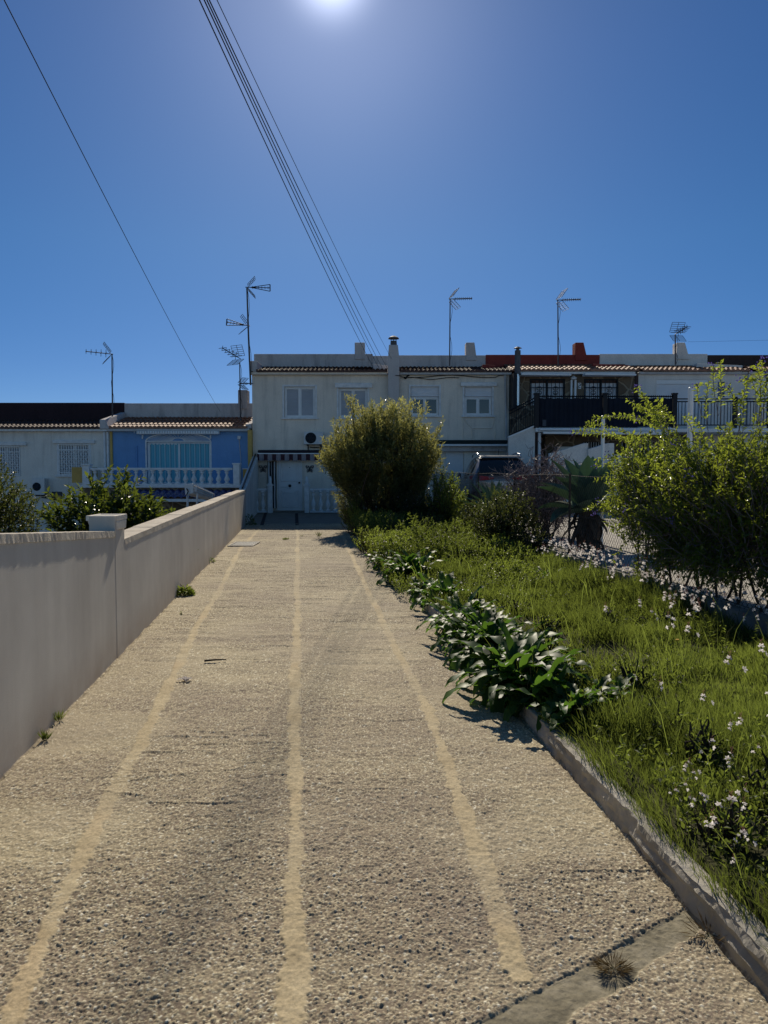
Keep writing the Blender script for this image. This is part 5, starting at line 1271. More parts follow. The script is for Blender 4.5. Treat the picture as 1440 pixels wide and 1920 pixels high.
x, y = G(348, 1277); n = 46
a = rng.uniform(0, 6.28, n); sp_ = np.stack([x + rng.normal(size=n) * .022, y + rng.normal(size=n) * .012, .012 + .012 * rng.random(n)], -1)
o = leaf_obj('white_scrap', M['petal'], None, sp_, np.stack([np.cos(a), np.sin(a), .2 * rng.normal(size=n)], -1), np.tile([0, 0, 1.], (n, 1)), np.full(n, .030), np.full(n, .020), rng.random(n))
tag(o, 'crumpled white scrap on the left mortar strip of the path', 'scrap')
# ---------------------------------------------------------------- oleander
def oleander():
    c = np.array([-.03, 19.7, .12]); root = thing('oleander_bush', 'large round bush with yellowish leaf tips before the middle houses', 'bush', tuple(c))
    k = 3600
    d = rand_dirs(k); d[:, 2] = np.abs(d[:, 2]) * 1.0 - 1.35 * np.abs(d[:, 2]) * (rng.random(k) < .45) - .12 * rng.random(k)
    d = unit(d)
    rr = (.42 + .58 * rng.random(k) ** .55)
    ang = np.arctan2(d[:, 1], d[:, 0])
    lump = .66 + .60 * fbm(ang * 1.9 + 9, d[:, 2] * 2.6 + 4, 900, 3) + .06 * (rng.random(k) - .5)
    cz = 1.55
    wx = np.where(d[:, 2] < 0, 1.42, 1.66)
    hn = np.hypot(d[:, 0], d[:, 1]) + .02; wx = wx * np.where(d[:, 2] < 0, hn ** -.72, 1.0)
    tip = np.stack([d[:, 0] * wx, d[:, 1] * wx * .92, cz + d[:, 2] * np.where(d[:, 2] > 0, 1.66, 1.5)], -1)
    tip = np.array([0, 0, cz]) + (tip - np.array([0, 0, cz])) * (rr * lump)[:, None]
    # spikes that stand above the outline
    sp = np.array([[-.82, -.2, 3.28], [-.78, 0, 3.1], [-.6, .1, 3.05], [-.25, .2, 3.10], [.3, -.1, 3.12], [.62, .2, 3.18], [.72, -.2, 3.14], [1.05, 0, 2.95], [1.45, 0, 2.55], [-1.5, -.2, 2.2], [-1.6, 0, 1.75], [-1.45, 0, 1.55], [-1.2, .1, 2.7]])
    sp = np.repeat(sp, 7, 0) + rng.normal(size=(len(sp) * 7, 3)) * .09
    tip = np.concatenate([tip, sp]); outer = np.concatenate([rr * lump, np.full(len(sp), 1.1)])
    base = np.stack([tip[:, 0] * .5, tip[:, 1] * .5, tip[:, 2] * .55], -1)
    dirn = unit(unit(tip - base) + np.array([0, 0, .45]))
    tlen = .26 + .16 * rng.random(len(tip)); A = c + tip - dirn * tlen[:, None]; B = c + tip
    P, D, N, ti, s = twig_leaves(A, B, 15, .1, .85, .05)
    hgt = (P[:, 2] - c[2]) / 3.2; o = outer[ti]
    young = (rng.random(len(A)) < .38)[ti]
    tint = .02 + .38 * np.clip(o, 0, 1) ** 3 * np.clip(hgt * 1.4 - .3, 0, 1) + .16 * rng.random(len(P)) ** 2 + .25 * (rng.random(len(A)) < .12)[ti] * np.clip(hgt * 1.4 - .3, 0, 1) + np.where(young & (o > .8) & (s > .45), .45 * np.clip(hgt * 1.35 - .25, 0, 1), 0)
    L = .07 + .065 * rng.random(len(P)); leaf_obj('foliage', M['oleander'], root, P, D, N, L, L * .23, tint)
    lines = []
    for i in rng.choice(len(tip), 120, replace=False):
        b0 = c + np.array([rng.normal() * .28, rng.normal() * .22, -.05]); lines.append(bent(b0, c + tip[i], 5, .08))
    stems_mesh('stems', M['bark'], root, lines, .022, .006)
oleander()

# ---------------------------------------------------------------- yellow green shrub on the fence
def big_shrub():
    c = np.array([3.2, 7.4, .3]); root = thing('flowering_shrub', 'large yellow green shrub with arching sprays growing through the wire fence', 'shrub', tuple(c))
    k = 3000
    # lobes of the crown: centre, radii, weight
    lob = np.array([[2.93, 9.25, 1.15, .34, .5, .45, 1.2], [2.98, 8.75, 1.55, .42, .6, .52, 2.2], [3.05, 8.05, 1.32, .52, .6, .66, 3.2], [3.16, 7.35, 1.40, .56, .6, .62, 3], [3.32, 6.75, 1.45, .6, .6, .62, 3], [3.45, 6.15, 1.40, .6, .6, .68, 2.5], [3.65, 5.55, 1.30, .6, .6, .72, 1.5], [3.08, 8.3, .70, .34, .5, .42, 1.3], [3.25, 7.2, .68, .42, .7, .34, 1.3], [3.5, 6.2, .66, .5, .6, .34, 1.8], [3.05, 7.6, .62, .25, .9, .26, 1.2]])
    pick = rng.choice(len(lob), k, p=lob[:, 6] / lob[:, 6].sum())
    d = rand_dirs(k); r = rng.random(k) ** .42
    tip = lob[pick, :3] + d * lob[pick, 3:6] * r[:, None]
    tip[:, 2] = np.maximum(tip[:, 2], .42)
    # open up the lower middle where the yard shows through
    low = (tip[:, 2] < .95) & (tip[:, 1] < 8.3) & (rng.random(k) < .15)
    tip = tip[~low]; r = r[~low]; k = len(tip)
    out = unit(tip - np.stack([fencex(tip[:, 1]) + .2, tip[:, 1] * .8 + 7.3 * .2, np.full(k, .9)], -1)); dirn = unit(out + np.array([0, 0, .25]) + rand_dirs(k) * .5)
    tl = .22 + .25 * rng.random(k); A = tip - dirn * tl[:, None]; B = tip
    P, D, N, ti, s = twig_leaves(A, B, 19, .04, 1.1, .05, .03)
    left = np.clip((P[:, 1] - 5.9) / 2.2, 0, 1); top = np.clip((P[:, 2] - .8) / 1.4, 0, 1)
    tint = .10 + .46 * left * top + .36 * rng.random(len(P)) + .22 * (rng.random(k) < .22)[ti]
    L = .030 + .044 * rng.random(len(P)) ** 1.3
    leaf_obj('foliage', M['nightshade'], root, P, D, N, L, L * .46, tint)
    lines = [bent(A[i], B[i], 4, .02) for i in range(k)]
    twig_lines = lines
    # arching sprays beyond the outline (drawn at their true depth)
    sp = [((1230, 830), (1082, 822), 8.3), ((1240, 850), (1096, 800), 8.3), ((1230, 800), (1110, 788), 8.4), ((1260, 840), (1178, 752), 8.4), ((1260, 830), (1200, 745), 8.5), ((1270, 830), (1232, 742), 8.5), ((1280, 850), (1182, 795), 8.3), ((1330, 800), (1322, 716), 8.6), ((1345, 800), (1352, 704), 8.6), ((1400, 800), (1402, 704), 8.6), ((1425, 800), (1428, 692), 8.7), ((1436, 800), (1450, 700), 8.7), ((1385, 800), (1378, 735), 8.6), ((1230, 930), (1098, 966), 8.0), ((1230, 950), (1120, 955), 8.0), ((1220, 960), (1150, 985), 8.0), ((1210, 900), (1125, 905), 8.1), ((1220, 880), (1120, 870), 8.2), ((1250, 800), (1218, 770), 8.3), ((1300, 830), (1290, 770), 8.5), ((1210, 1000), (1160, 1060), 8.0), ((1220, 1020), (1185, 1110), 7.9), ((1225, 1030), (1215, 1150), 7.9), ((1240, 1050), (1240, 1130), 7.9), ((1235, 950), (1190, 1010), 8.0)]
    PP = []; DD = []; NN = []; SS = []; ln = []; fl = []
    for (a, b_, Y) in sp:
        Y = 3.83 / ((.5 * (a[0] + b_[0]) - 720) / 1440 + .1) - .12
        for rep in range(2):
            ja = rng.normal(size=2) * 9; jb = rng.normal(size=2) * 9
            xa, za = W(a[0] + ja[0], a[1] + ja[1], Y + .15); xb, zb = W(b_[0] + jb[0], b_[1] + jb[1], Y - .1)
            p0 = np.array([xa, Y + .15, za]); p1 = np.array([xb, Y - .1, zb]); seg = np.linalg.norm(p1 - p0); n = int(seg / .042) + 6
            curve = np.array(bent(p0, p1, 9, .03, .05)); ln.append([tuple(q) for q in curve])
            for i in range(n):
                s = .25 + .75 * (i + rng.random() * .5) / n; q = s * 8; j = min(int(q), 7); f = q - j
                pt = curve[j] * (1 - f) + curve[j + 1] * f; tg = unit(curve[j + 1] - curve[j])
                for sg in (-1, 1):
                    dd = tg * .6 + sg * unit(np.cross(tg, [0.2, 1, .2])) * .7 + rng.normal(size=3) * .55
                    PP.append(pt); DD.append(dd); NN.append(np.array([0, -.4, 1]) + rng.normal(size=3) * .5); SS.append(.45 + .45 * rng.random() + .15 * s)
            if rng.random() < .5: fl.append(curve[-1])
    PP = np.array(PP); L = .028 + .034 * rng.random(len(PP))
    leaf_obj('spray_foliage', M['nightshade'], root, PP, np.array(DD), np.array(NN), L, L * .45, np.array(SS))
    stems_mesh('twigs', M['twig'], root, twig_lines + ln, .004, .002, 3)
    # purple flowers
    fp_ = np.concatenate([np.array(fl), tip[(r > .9)][:60]]); fp_ = np.concatenate([fp_, fp_[:20] + rng.normal(size=(min(20, len(fp_)), 3)) * .03])
    for q in fp_[::3]:
        n = 9; a = np.arange(n) * 2 * math.pi / n; base = q + rng.normal(size=(n, 3)) * .022
        Dq = np.stack([np.cos(a), np.sin(a) * .5 - .2, np.sin(a)], -1)
        leaf_obj('purple_flower', M['purple'], root, base, Dq, np.tile([0, -1, .2], (n, 1)), np.full(n, .020), np.full(n, .014), rng.random(n))
    # main stems
    lines = []
    for i, (bx, by) in enumerate([(3.02, 9.1), (3.05, 8.7), (3.12, 8.2), (3.2, 7.8), (3.25, 7.3), (3.3, 6.9), (3.38, 6.5), (3.42, 6.1), (3.5, 5.7), (3.3, 7.1)]):
        for j in range(2): lines.append(bent((bx + rng.normal() * .04, by + rng.normal() * .04, .1), np.array([bx + rng.normal() * .3, by + rng.normal() * .4, 1.2 + .7 * rng.random()]), 6, .09))
    stems_mesh('main_stems', M['bark'], root, lines, .015, .006, 5)
big_shrub()

# ---------------------------------------------------------------- generic leafy bush
def leafy_bush(name, label, cat, c, rad, k, nl, leaf, mat, ratio=.45, zmin=None, spread=.9, tl=.2, tint=None, stems=14, up=.3, shell=.45, group=None, gap=.0, stem_z=None, lump=.3):
    c = np.array(c, float); root = thing(name, label, cat, (c[0], c[1], stem_z if stem_z is not None else c[2] - rad[2]), group)
    d = rand_dirs(k); r = rng.random(k) ** shell
    ang = np.arctan2(d[:, 1], d[:, 0]); lm = 1 - lump / 2 + lump * fbm(ang * 2 + c[0], d[:, 2] * 3 + c[1], int(abs(c[0] * 977) + 13), 3) * 1.2
    tip = c + d * np.array(rad) * (r * lm)[:, None]
    if zmin is not None: tip[:, 2] = np.maximum(tip[:, 2], zmin + .1 * rng.random(k))
    dirn = unit(unit((tip - c) / np.array(rad)) + np.array([0, 0, up]) + rand_dirs(k) * .45)
    A = tip - dirn * (tl * (.6 + .8 * rng.random(k)))[:, None]
    P, D, N, ti, s = twig_leaves(A, tip, nl, leaf, spread, .05)
    hgt = np.clip((P[:, 2] - (c[2] - rad[2])) / (2 * rad[2]), 0, 1)
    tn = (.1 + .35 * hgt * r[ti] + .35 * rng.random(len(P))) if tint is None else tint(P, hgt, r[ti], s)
    L = leaf * (.7 + .6 * rng.random(len(P)))
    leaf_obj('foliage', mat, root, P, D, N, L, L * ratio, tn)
    zb = stem_z if stem_z is not None else c[2] - rad[2]
    lines = [bent((c[0] + rng.normal() * rad[0] * .15, c[1] + rng.normal() * rad[1] * .15, zb), tip[rng.integers(k)], 6, .05) for _ in range(stems)]
    lines += [bent(A[i], tip[i], 3, .01) for i in rng.choice(k, min(k, 150), replace=False)]
    stems_mesh('stems', M['bark'], root, lines, .010, .003, 4)
    return root
# citrus shrub and dark bush in the lower garden on the left
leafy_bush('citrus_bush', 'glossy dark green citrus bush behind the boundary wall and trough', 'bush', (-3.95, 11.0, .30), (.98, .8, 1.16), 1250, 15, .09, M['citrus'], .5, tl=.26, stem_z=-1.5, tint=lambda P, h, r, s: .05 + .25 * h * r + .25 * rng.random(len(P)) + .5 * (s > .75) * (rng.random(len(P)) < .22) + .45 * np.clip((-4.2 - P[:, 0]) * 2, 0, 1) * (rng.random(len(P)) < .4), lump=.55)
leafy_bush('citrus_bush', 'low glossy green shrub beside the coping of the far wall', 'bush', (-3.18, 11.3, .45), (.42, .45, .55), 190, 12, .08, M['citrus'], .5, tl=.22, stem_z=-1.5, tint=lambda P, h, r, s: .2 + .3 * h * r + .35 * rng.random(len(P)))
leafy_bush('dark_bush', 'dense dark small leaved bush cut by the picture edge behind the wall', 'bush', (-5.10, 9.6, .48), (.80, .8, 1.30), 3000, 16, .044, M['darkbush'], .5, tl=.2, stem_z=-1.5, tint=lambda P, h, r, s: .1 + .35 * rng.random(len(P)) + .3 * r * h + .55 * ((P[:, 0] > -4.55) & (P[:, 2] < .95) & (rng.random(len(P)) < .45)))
# bushes along the fence
leafy_bush('creeper_bush', 'rounded dark creeper bush at the fence under the bare twigs', 'bush', (2.05, 13.0, .56), (.66, .6, .72), 900, 15, .042, M['darkbush'], .55, zmin=.12, tl=.2, stem_z=.1, tint=lambda P, h, r, s: .1 + .3 * rng.random(len(P)) + .35 * r * h)
leafy_bush('creeper_bush', 'low dark bush between the weeds and the agave stump', 'bush', (2.35, 12.2, .32), (.42, .4, .36), 260, 13, .036, M['darkbush'], .5, zmin=.12, tl=.16, stem_z=.1)
leafy_bush('leafy_shrub', 'loose leafy shrub beside the oleander in front of the car', 'shrub', (1.50, 18.2, .72), (.55, .6, .86), 420, 13, .06, M['weed'], .5, zmin=.12, tl=.3, up=.9, stem_z=.1, tint=lambda P, h, r, s: .05 + .3 * rng.random(len(P)) + .35 * h)
leafy_bush('leafy_shrub', 'dark low shrub at the foot of the oleander', 'shrub', (.95, 18.6, .5), (.7, .6, .62), 380, 13, .06, M['darkbush'], .5, zmin=.1, tl=.25, stem_z=.1)
leafy_bush('leafy_shrub', 'green weedy shrub at the path edge under the oleander', 'shrub', (-.72, 18.9, .42), (.38, .5, .45), 240, 12, .055, M['weed'], .3, zmin=.06, tl=.22, up=.8, stem_z=.05, tint=lambda P, h, r, s: .25 + .4 * rng.random(len(P)))
leafy_bush('leafy_shrub', 'dark tangled shrub by the fence between the oleander and the small agave', 'shrub', (1.95, 16.4, .42), (.5, .5, .5), 380, 13, .045, M['darkbush'], .5, zmin=.1, tl=.22, stem_z=.1)
for i, (px, py, r_, h_, tq) in enumerate(((.05, 12.3, .34, .30, .9), (.35, 13.4, .45, .40, .35), (-.25, 14.2, .40, .38, .98), (.9, 12.6, .42, .30, .3), (1.3, 11.6, .40, .28, .45), (.75, 14.6, .5, .45, .25), (1.35, 14.6, .5, .42, .4), (.2, 15.6, .5, .45, .5), (-.45, 16.2, .42, .45, .35), (.9, 16.6, .5, .5, .3), (1.6, 12.9, .36, .3, .2), (.3, 17.2, .5, .45, .4), (.55, 11.4, .30, .24, .5), (1.75, 11.1, .35, .22, .3))):
    leafy_bush('wild_weed', 'bushy wild weed in the overgrown back of the garden strip', 'weed', (px, py, .08 + h_ * .5), (r_, r_, h_ * .75), 150, 11, .042, M['weed'], .42, zmin=.06, tl=.18, up=1.0, stem_z=.05, stems=8, shell=.6, tint=(lambda q: (lambda P, h, r, s: (q - .32) + .30 * rng.random(len(P)) + .25 * h))(tq), group='bushy wild weeds')
for i in range(26):
    py = 2.9 + 7.4 * rng.random(); r_ = .10 + .16 * rng.random(); h_ = .10 + .14 * rng.random(); px = kerbx(py) + .25 + (fencex(py) - kerbx(py) - .4) * rng.random(); tq = rng.random() * .5
    leafy_bush('low_weed', 'low leafy weed growing among the grass of the garden strip', 'weed', (px, py, .11 + h_ * .4), (r_, r_, h_ * .7), 46, 9, .030, M['weed'], .48, zmin=.08, tl=.12, up=1.0, stem_z=.08, stems=5, shell=.6, tint=(lambda q: (lambda P, h, r, s: (q - .1) + .30 * rng.random(len(P)) + .2 * h))(tq), group='low weeds among the grass')
# bare twig bush
def twig_bush():
    c = np.array([2.95, 14.3, .30]); root = thing('bare_shrub', 'bare purple grey twiggy shrub behind the fence beside the agave', 'shrub', tuple(c))
    lines = []; fine = []
    for i in range(30):
        a = rng.random() * 6.28; rr = .15 + .65 * rng.random(); top = c + np.array([rr * math.cos(a) * .95, rr * math.sin(a) * .8, .75 + .75 * rng.random()])
        l = bent(c + rng.normal(size=3) * [.12, .12, 0], top, 6, .10); lines.append(l)
        for j in range(26):
            q = l[rng.integers(2, 6)]; d = unit(rng.normal(size=3) + np.array([.6 * math.cos(a), .5 * math.sin(a), .35])); e = np.array(q) + d * (.15 + .28 * rng.random()); b_ = bent(q, e, 4, .045); fine.append(b_)
            for k in range(2): q2 = b_[rng.integers(1, 4)]; fine.append(bent(q2, np.array(q2) + unit(rng.normal(size=3) + d * .6) * (.08 + .14 * rng.random()), 3, .02))
    stems_mesh('main_stems', M['bark'], root, lines, .016, .006, 4); stems_mesh('twigs', M['twig'], root, fine, .0062, .003, 3)
twig_bush()
# ---------------------------------------------------------------- agaves
def blade_leaf(m, tints, base, az, el, L, w, bend, tint, nl=9, thick=.02, prof=None, fold=.25):
    base = np.array(base, float); h = np.array([math.cos(az), math.sin(az), 0]); sd = np.array([-math.sin(az), math.cos(az), 0]); n0 = len(m.v)
    p = base.copy(); e = el
    for i in range(nl + 1):
        s = i / nl; d = h * math.cos(e) + np.array([0, 0, 1]) * math.sin(e); nrm = -h * math.sin(e) + np.array([0, 0, 1]) * math.cos(e)
        ww = w * (prof(s) if prof else (math.sin(math.pi * min(1, .18 + .82 * s) ** .8) ** .7 if s < 1 else 0.0))
        m.v += [tuple(p + sd * ww * .5 + nrm * ww * fold), tuple(p), tuple(p - sd * ww * .5 + nrm * ww * fold)]
        tints += [tint + .1, tint, tint + .1]
        p = p + d * (L / nl); e -= bend / nl
    for i in range(nl):
        a = n0 + i * 3; m.f += [(a, a + 1, a + 4, a + 3), (a + 1, a + 2, a + 5, a + 4)]
def tint_build(m, name, mat, parent, tints, smooth=True):
    ff = [i for f in m.f for i in f]; ct = [len(f) for f in m.f]
    return np_mesh(name, m.v, ff, ct, mat, parent, smooth, attrs=dict(tint=np.clip(tints, 0, 1)))
def agave(label, c, n, L, w, trunk=None):
    root = thing('agave', label, 'agave', c)
    agp = lambda s: (.55 + .9 * s if s < .5 else 1.0 * (1 - ((s - .5) / .5) ** 1.8)) if s < 1 else .01
    for i in range(n):
        s = i / n; az = i * 2.399 + .2; el = R(84 - 80 * s ** 1.2 + 6 * math.sin(i * 3)); m = MB(); tn = []
        blade_leaf(m, tn, (c[0] + .05 * math.cos(az), c[1] + .05 * math.sin(az), c[2] + (trunk or .05)), az, el, L * (.72 + .3 * math.sin(math.pi * min(1, s + .15))), w, .25 + .5 * s, .25 + .5 * random.random(), 10, prof=agp, fold=.30)
        tint_build(m, 'leaf', M['agave'], root, tn)
    if trunk:
        m = MB(); m.lathe(c[0], c[1], [(.16, c[2]), (.20, c[2] + trunk * .5), (.13, c[2] + trunk + .05)], 12); m.build('trunk', M['bark'], root)
        m = MB(); tn = []
        for i in range(24):
            az = i * 2.399; blade_leaf(m, tn, (c[0] + .15 * math.cos(az), c[1] + .15 * math.sin(az), c[2] + trunk * (.25 + .8 * random.random())), az, R(-10 - 45 * random.random()), .22 + .2 * random.random(), .10, 1.2, .1, 6)
        o = tint_build(m, 'dead_leaves', M['bark'], root, tn)
agave('small spiky blue green agave beyond the fence in front of the car tail', (2.40, 16.6, .40), 28, .98, .15)
agave('huge broad leaved agave on a dark stump behind the wire fence', (3.22, 12.1, .30), 27, 1.02, .33, .55)

# ---------------------------------------------------------------- broad leaved plants along the kerb
def broad_plant(label, c, n, L, w, seed=0, el0=84, spread=66):
    n = int(n * 1.9); L *= 1.12
    root = thing('broad_leaved_plant', label, 'plant', c, 'broad leaved plants along the kerb'); m = MB(); tn = []
    bp = lambda s: (.10 + .06 * s if s < .28 else .16 + .84 * math.sin(math.pi * min(1, (s - .28) / .72) ** .85) ** .75) if s < 1 else .01
    for i in range(n):
        s = (i + random.random()) / n; az = i * 2.399 + random.random() * .5; el = R(el0 - spread * s + random.uniform(-8, 8)); LL = L * (.45 + .55 * random.random())
        n0 = len(m.v); blade_leaf(m, tn, (c[0] + random.gauss(0, .075), c[1] + random.gauss(0, .12), c[2]), az, el, LL, w * (.45 + .6 * random.random()), 1.0 + 1.0 * s + .4 * random.random(), .15 + .55 * random.random(), 12, prof=bp, fold=.16)
        for j in range(n0, len(m.v)):
            k = (j - n0) // 3; side = (j - n0) % 3
            if side != 1: x, y, z = m.v[j]; m.v[j] = (x, y, z + .012 * math.sin(k * 1.9 + i + side))
    tint_build(m, 'leaves', M['broad'], root, tn)
    # dry flower stalks
    lines = [bent((c[0], c[1], c[2]), (c[0] + random.uniform(-.25, .2), c[1] + random.uniform(-.25, .1), c[2] + random.uniform(.15, .35)), 4, .03) for _ in range(4)]
    stems_mesh('stalks', M['stalk'], root, lines, .003, .0015, 3)
for u, v, n, L, w, lb in ((952, 1288, 88, .50, .105, 'biggest broad leaved plant spilling over the kerb near the middle'), (905, 1222, 60, .42, .095, 'broad leaved plant tucked behind the biggest one at the kerb'), (858, 1178, 62, .42, .095, 'broad leaved plant leaning over the path, third in the kerb row'), (823, 1132, 46, .40, .095, 'broad leaved plant with upright leaves, farther end of the kerb row'), (1052, 1338, 48, .34, .085, 'smaller broad leaved plant at the near end of the kerb row'), (1105, 1322, 22, .28, .075, 'small broad leaved plant with pale shining leaves in the grass'), (762, 1082, 92, .50, .10, 'dense broad leaved clump standing alone where the kerb ends'), (722, 1058, 40, .36, .085, 'low broad leaved clump at the path edge beyond the kerb end'), (985, 1312, 34, .34, .085, 'broad leaved plant squeezed between the biggest and the smaller one at the kerb'), (880, 1200, 44, .40, .09, 'broad leaved plant with drooping leaves between two larger kerb plants'), (800, 1112, 34, .36, .09, 'farthest small broad leaved plant of the kerb row'), (975, 1262, 40, .40, .09, 'upright broad leaved plant on the grass side of the biggest one'), (1022, 1092, 30, .34, .06, 'pale shining narrow leaved plant before the low garden wall')):
    x, y = G(u, v, .08); broad_plant(lb, (x + .06, y, .08), n, L, w)

# ---------------------------------------------------------------- grass (uncountable)
def grass():
    n = 150000
    y = np.exp(rng.uniform(math.log(1.9), math.log(20.0), n)); t_ = rng.random(n) ** .95
    x0 = kerbx(y) + .03; x1 = fencex(y) + .0; x = x0 + (x1 - x0) * t_
    den = fbm(x * 1.4, y * 1.4, 700, 4); keep = (den > .36 + .24 * rng.random(n) - .1) & ~((y > 11.0) & (rng.random(n) < .6))
    x, y, t_, den = x[keep], y[keep], t_[keep], den[keep]; n = len(x)
    tall = fbm(x * 2.2 + 5, y * 2.2, 701, 3)
    H = (.05 + .46 * np.clip(tall - .2, 0, 1) ** 1.7) * (.6 + .7 * rng.random(n)) * (1 + .7 * np.clip((t_ - .72) * 4, 0, 1)); hay = rng.random(n) < .006; H = np.where(hay, .28 + .22 * rng.random(n), H); H *= np.where(t_ < .10, .9, 1.0)
    Wd = (.0028 + .0022 * rng.random(n)) * np.clip(y / 4.0, .8, 2.6)
    az = rng.uniform(0, 2 * math.pi, n); lean = .15 + .55 * rng.random(n) ** 1.5
    lx = np.cos(az) * lean; ly = np.sin(az) * lean
    lx = np.where(t_ < .05, lx - .75 * rng.random(n) ** 1.5, lx)          # hangs over the kerb
    z = garden_z(x, y) - .01
    sx = -np.sin(az + 1.2) ; sy = np.cos(az + 1.2)
    P0 = np.stack([x, y, z], -1); S = np.stack([sx, sy, 0 * sx], -1) * Wd[:, None] * .5
    P1 = P0 + np.stack([lx * .35, ly * .35, np.full(n, .55)], -1) * H[:, None]
    P2 = P0 + np.stack([lx * .95, ly * .95, .98 - .35 * lean ** 2], -1) * H[:, None]
    V = np.stack([P0 - S, P0 + S, P1 + S * .85, P1 - S * .85, P2], 1).reshape(-1, 3)
    b = np.arange(n)[:, None] * 5
    F = np.concatenate([np.concatenate([b + np.array([[0, 1, 2, 3]]), b + np.array([[3, 2, 4]])], 1)]).reshape(-1)
    cts = np.tile([4, 3], n)
    pat = fbm(x * .9 + 3, y * .9, 702, 4)
    tint = np.clip(.12 + 1.5 * (pat - .36) + .34 * (rng.random(n) - .5), 0, .88); tint = np.where(rng.random(n) < .05 + .25 * (pat > .58), .95, tint)
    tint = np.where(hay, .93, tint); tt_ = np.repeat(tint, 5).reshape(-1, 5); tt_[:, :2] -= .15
    o = np_mesh('grass', V, F, cts, M['grass'], attrs=dict(tint=np.clip(tt_, 0, 1).ravel()))
    tag(o, 'unmown yellow green grass filling the garden strip', 'grass', kind='stuff')
grass()
def ground_cover():
    # low leafy weeds: dense farther back, sparse in the near grass
    k = 9500
    y = rng.uniform(9.0, 19.4, k); t_ = rng.random(k); x = kerbx(y) - .22 + (fencex(y) + .02 - kerbx(y)) * t_
    hh = .08 + .62 * fbm(x * 1.2, y * 1.0, 811, 4) ** 1.9 * 1.5 * np.clip((y - 8.5) / 3.5, .25, 1)
    z = .09 + hh * rng.random(k) ** .6
    k2 = 2600; y2 = rng.uniform(2.4, 9.8, k2); t2 = rng.random(k2); x2 = kerbx(y2) + .12 + (fencex(y2) - .1 - kerbx(y2)) * t2
    m2 = fbm(x2 * 1.3, y2 * 1.3, 812, 3) > .46; x2, y2 = x2[m2], y2[m2]; z2 = .12 + .14 * rng.random(len(x2))
    tip = np.concatenate([np.stack([x, y, z], -1), np.stack([x2, y2, z2], -1)])
    k = len(tip); A = tip - unit(np.array([0, 0, 1.]) + rand_dirs(k) * .6) * (.10 + .05 * rng.random(k))[:, None]
    P, D, N, ti, s = twig_leaves(A, tip, 9, .03, 1.1, .1)
    near = P[:, 1] < 9.8
    L = np.where(near, .022 + .02 * rng.random(len(P)), .028 + .03 * rng.random(len(P)))
    pat = fbm(P[:, 0] * 1.1, P[:, 1] * .9, 813, 3)
    tint = -.12 + 1.25 * (pat - .28) + .30 * rng.random(len(P))
    reddish = (P[:, 0] - kerbx(P[:, 1]) < .35) & (P[:, 1] > 12) & (P[:, 1] < 15.5) & (rng.random(len(P)) < .6)
    tint = np.where(reddish, .97, np.clip(tint, 0, .85))
    V, F = kites(P, D, N, L, L * .5)
    o = np_mesh('weeds', V, F, np.full(len(F), 3), M['weed'], attrs=dict(tint=np.repeat(tint, 4)))
    tag(o, 'leafy wild weeds covering the back of the garden strip', 'weeds', kind='stuff')
ground_cover()

# ---------------------------------------------------------------- white gaura flowers
protos = []
def gaura_proto(h, nf, seed):
    rg_ = np.random.default_rng(seed); root = bpy.data.objects.new('white_gaura', None); link(root); root.location = (0, 0, 0)
    lean = rg_.normal(size=2) * .10; stem = [(lean[0] * s * s, lean[1] * s * s, h * s) for s in np.linspace(0, 1, 6)]
    lines = [stem]; tips = []
    for j in range(nf):
        s = .72 + .28 * (j + 1) / nf; a = rg_.random() * 6.28; p = np.array([lean[0] * s * s, lean[1] * s * s, h * s]); q = p + np.array([.05 * math.cos(a), .05 * math.sin(a), .02]) * (1.2 - .6 * s) * (j < nf - 1)
        if j < nf - 1: lines.append([tuple(p), tuple(q)])
        tips.append(q)
    mm = MB()
    for l in lines: mm.tube(l, .0020, 3, .0010, cap=False)
    mm.build('stem', M['stalk'], root)
    P = []; D = []; 
    for j in range(7):
        s = .05 + .5 * rg_.random(); P.append([lean[0] * s * s, lean[1] * s * s, h * s]); a = rg_.random() * 6.28; D.append([math.cos(a), math.sin(a), .6])
    leaf_obj('stem_leaves', M['weed'], root, np.array(P), np.array(D), np.tile([0, 0, 1.], (7, 1)), np.full(7, .05), np.full(7, .009), rg_.random(7))
    for q in tips:
        a = np.array([.5, 1.4, 2.5, 3.6]) + rg_.normal() * .5; f = unit(np.array([rg_.normal() * .5, -1, .3 + rg_.normal() * .4])); e1 = unit(np.cross(f, [0, 0, 1])); e2 = np.cross(e1, f)
        Dq = np.cos(a)[:, None] * e1 + np.sin(a)[:, None] * e2 + f * .25
        leaf_obj('flower', M['petal'], root, np.tile(q, (4, 1)), Dq, np.tile(f, (4, 1)), np.full(4, .021), np.full(4, .015), rg_.random(4), curl=-.05)
    b0 = np.array(stem[-1]); nb = 6
    leaf_obj('buds', M['bud'], root, b0 + np.stack([0 * np.arange(nb), 0 * np.arange(nb), .006 * np.arange(nb)], -1), np.stack([np.cos(np.arange(nb) * 2.4), np.sin(np.arange(nb) * 2.4), np.full(nb, 1.2)], -1), np.tile([0, -1., 0], (nb, 1)), np.full(nb, .016), np.full(nb, .005), rg_.random(nb))
    return root
spots = []
for i in range(110):                              # drift in front of the low wall
    y = rng.uniform(5.6, 11.0); spots.append((fencex(y) - .08 - .55 * rng.random() ** 1.3 * (1.2 if y < 8 else .8), y))
for i in range(30):
    y = rng.uniform(3.4, 6.5); spots.append((kerbx(y) + .9 + (fencex(y) - kerbx(y) - 1.0) * rng.random(), y))
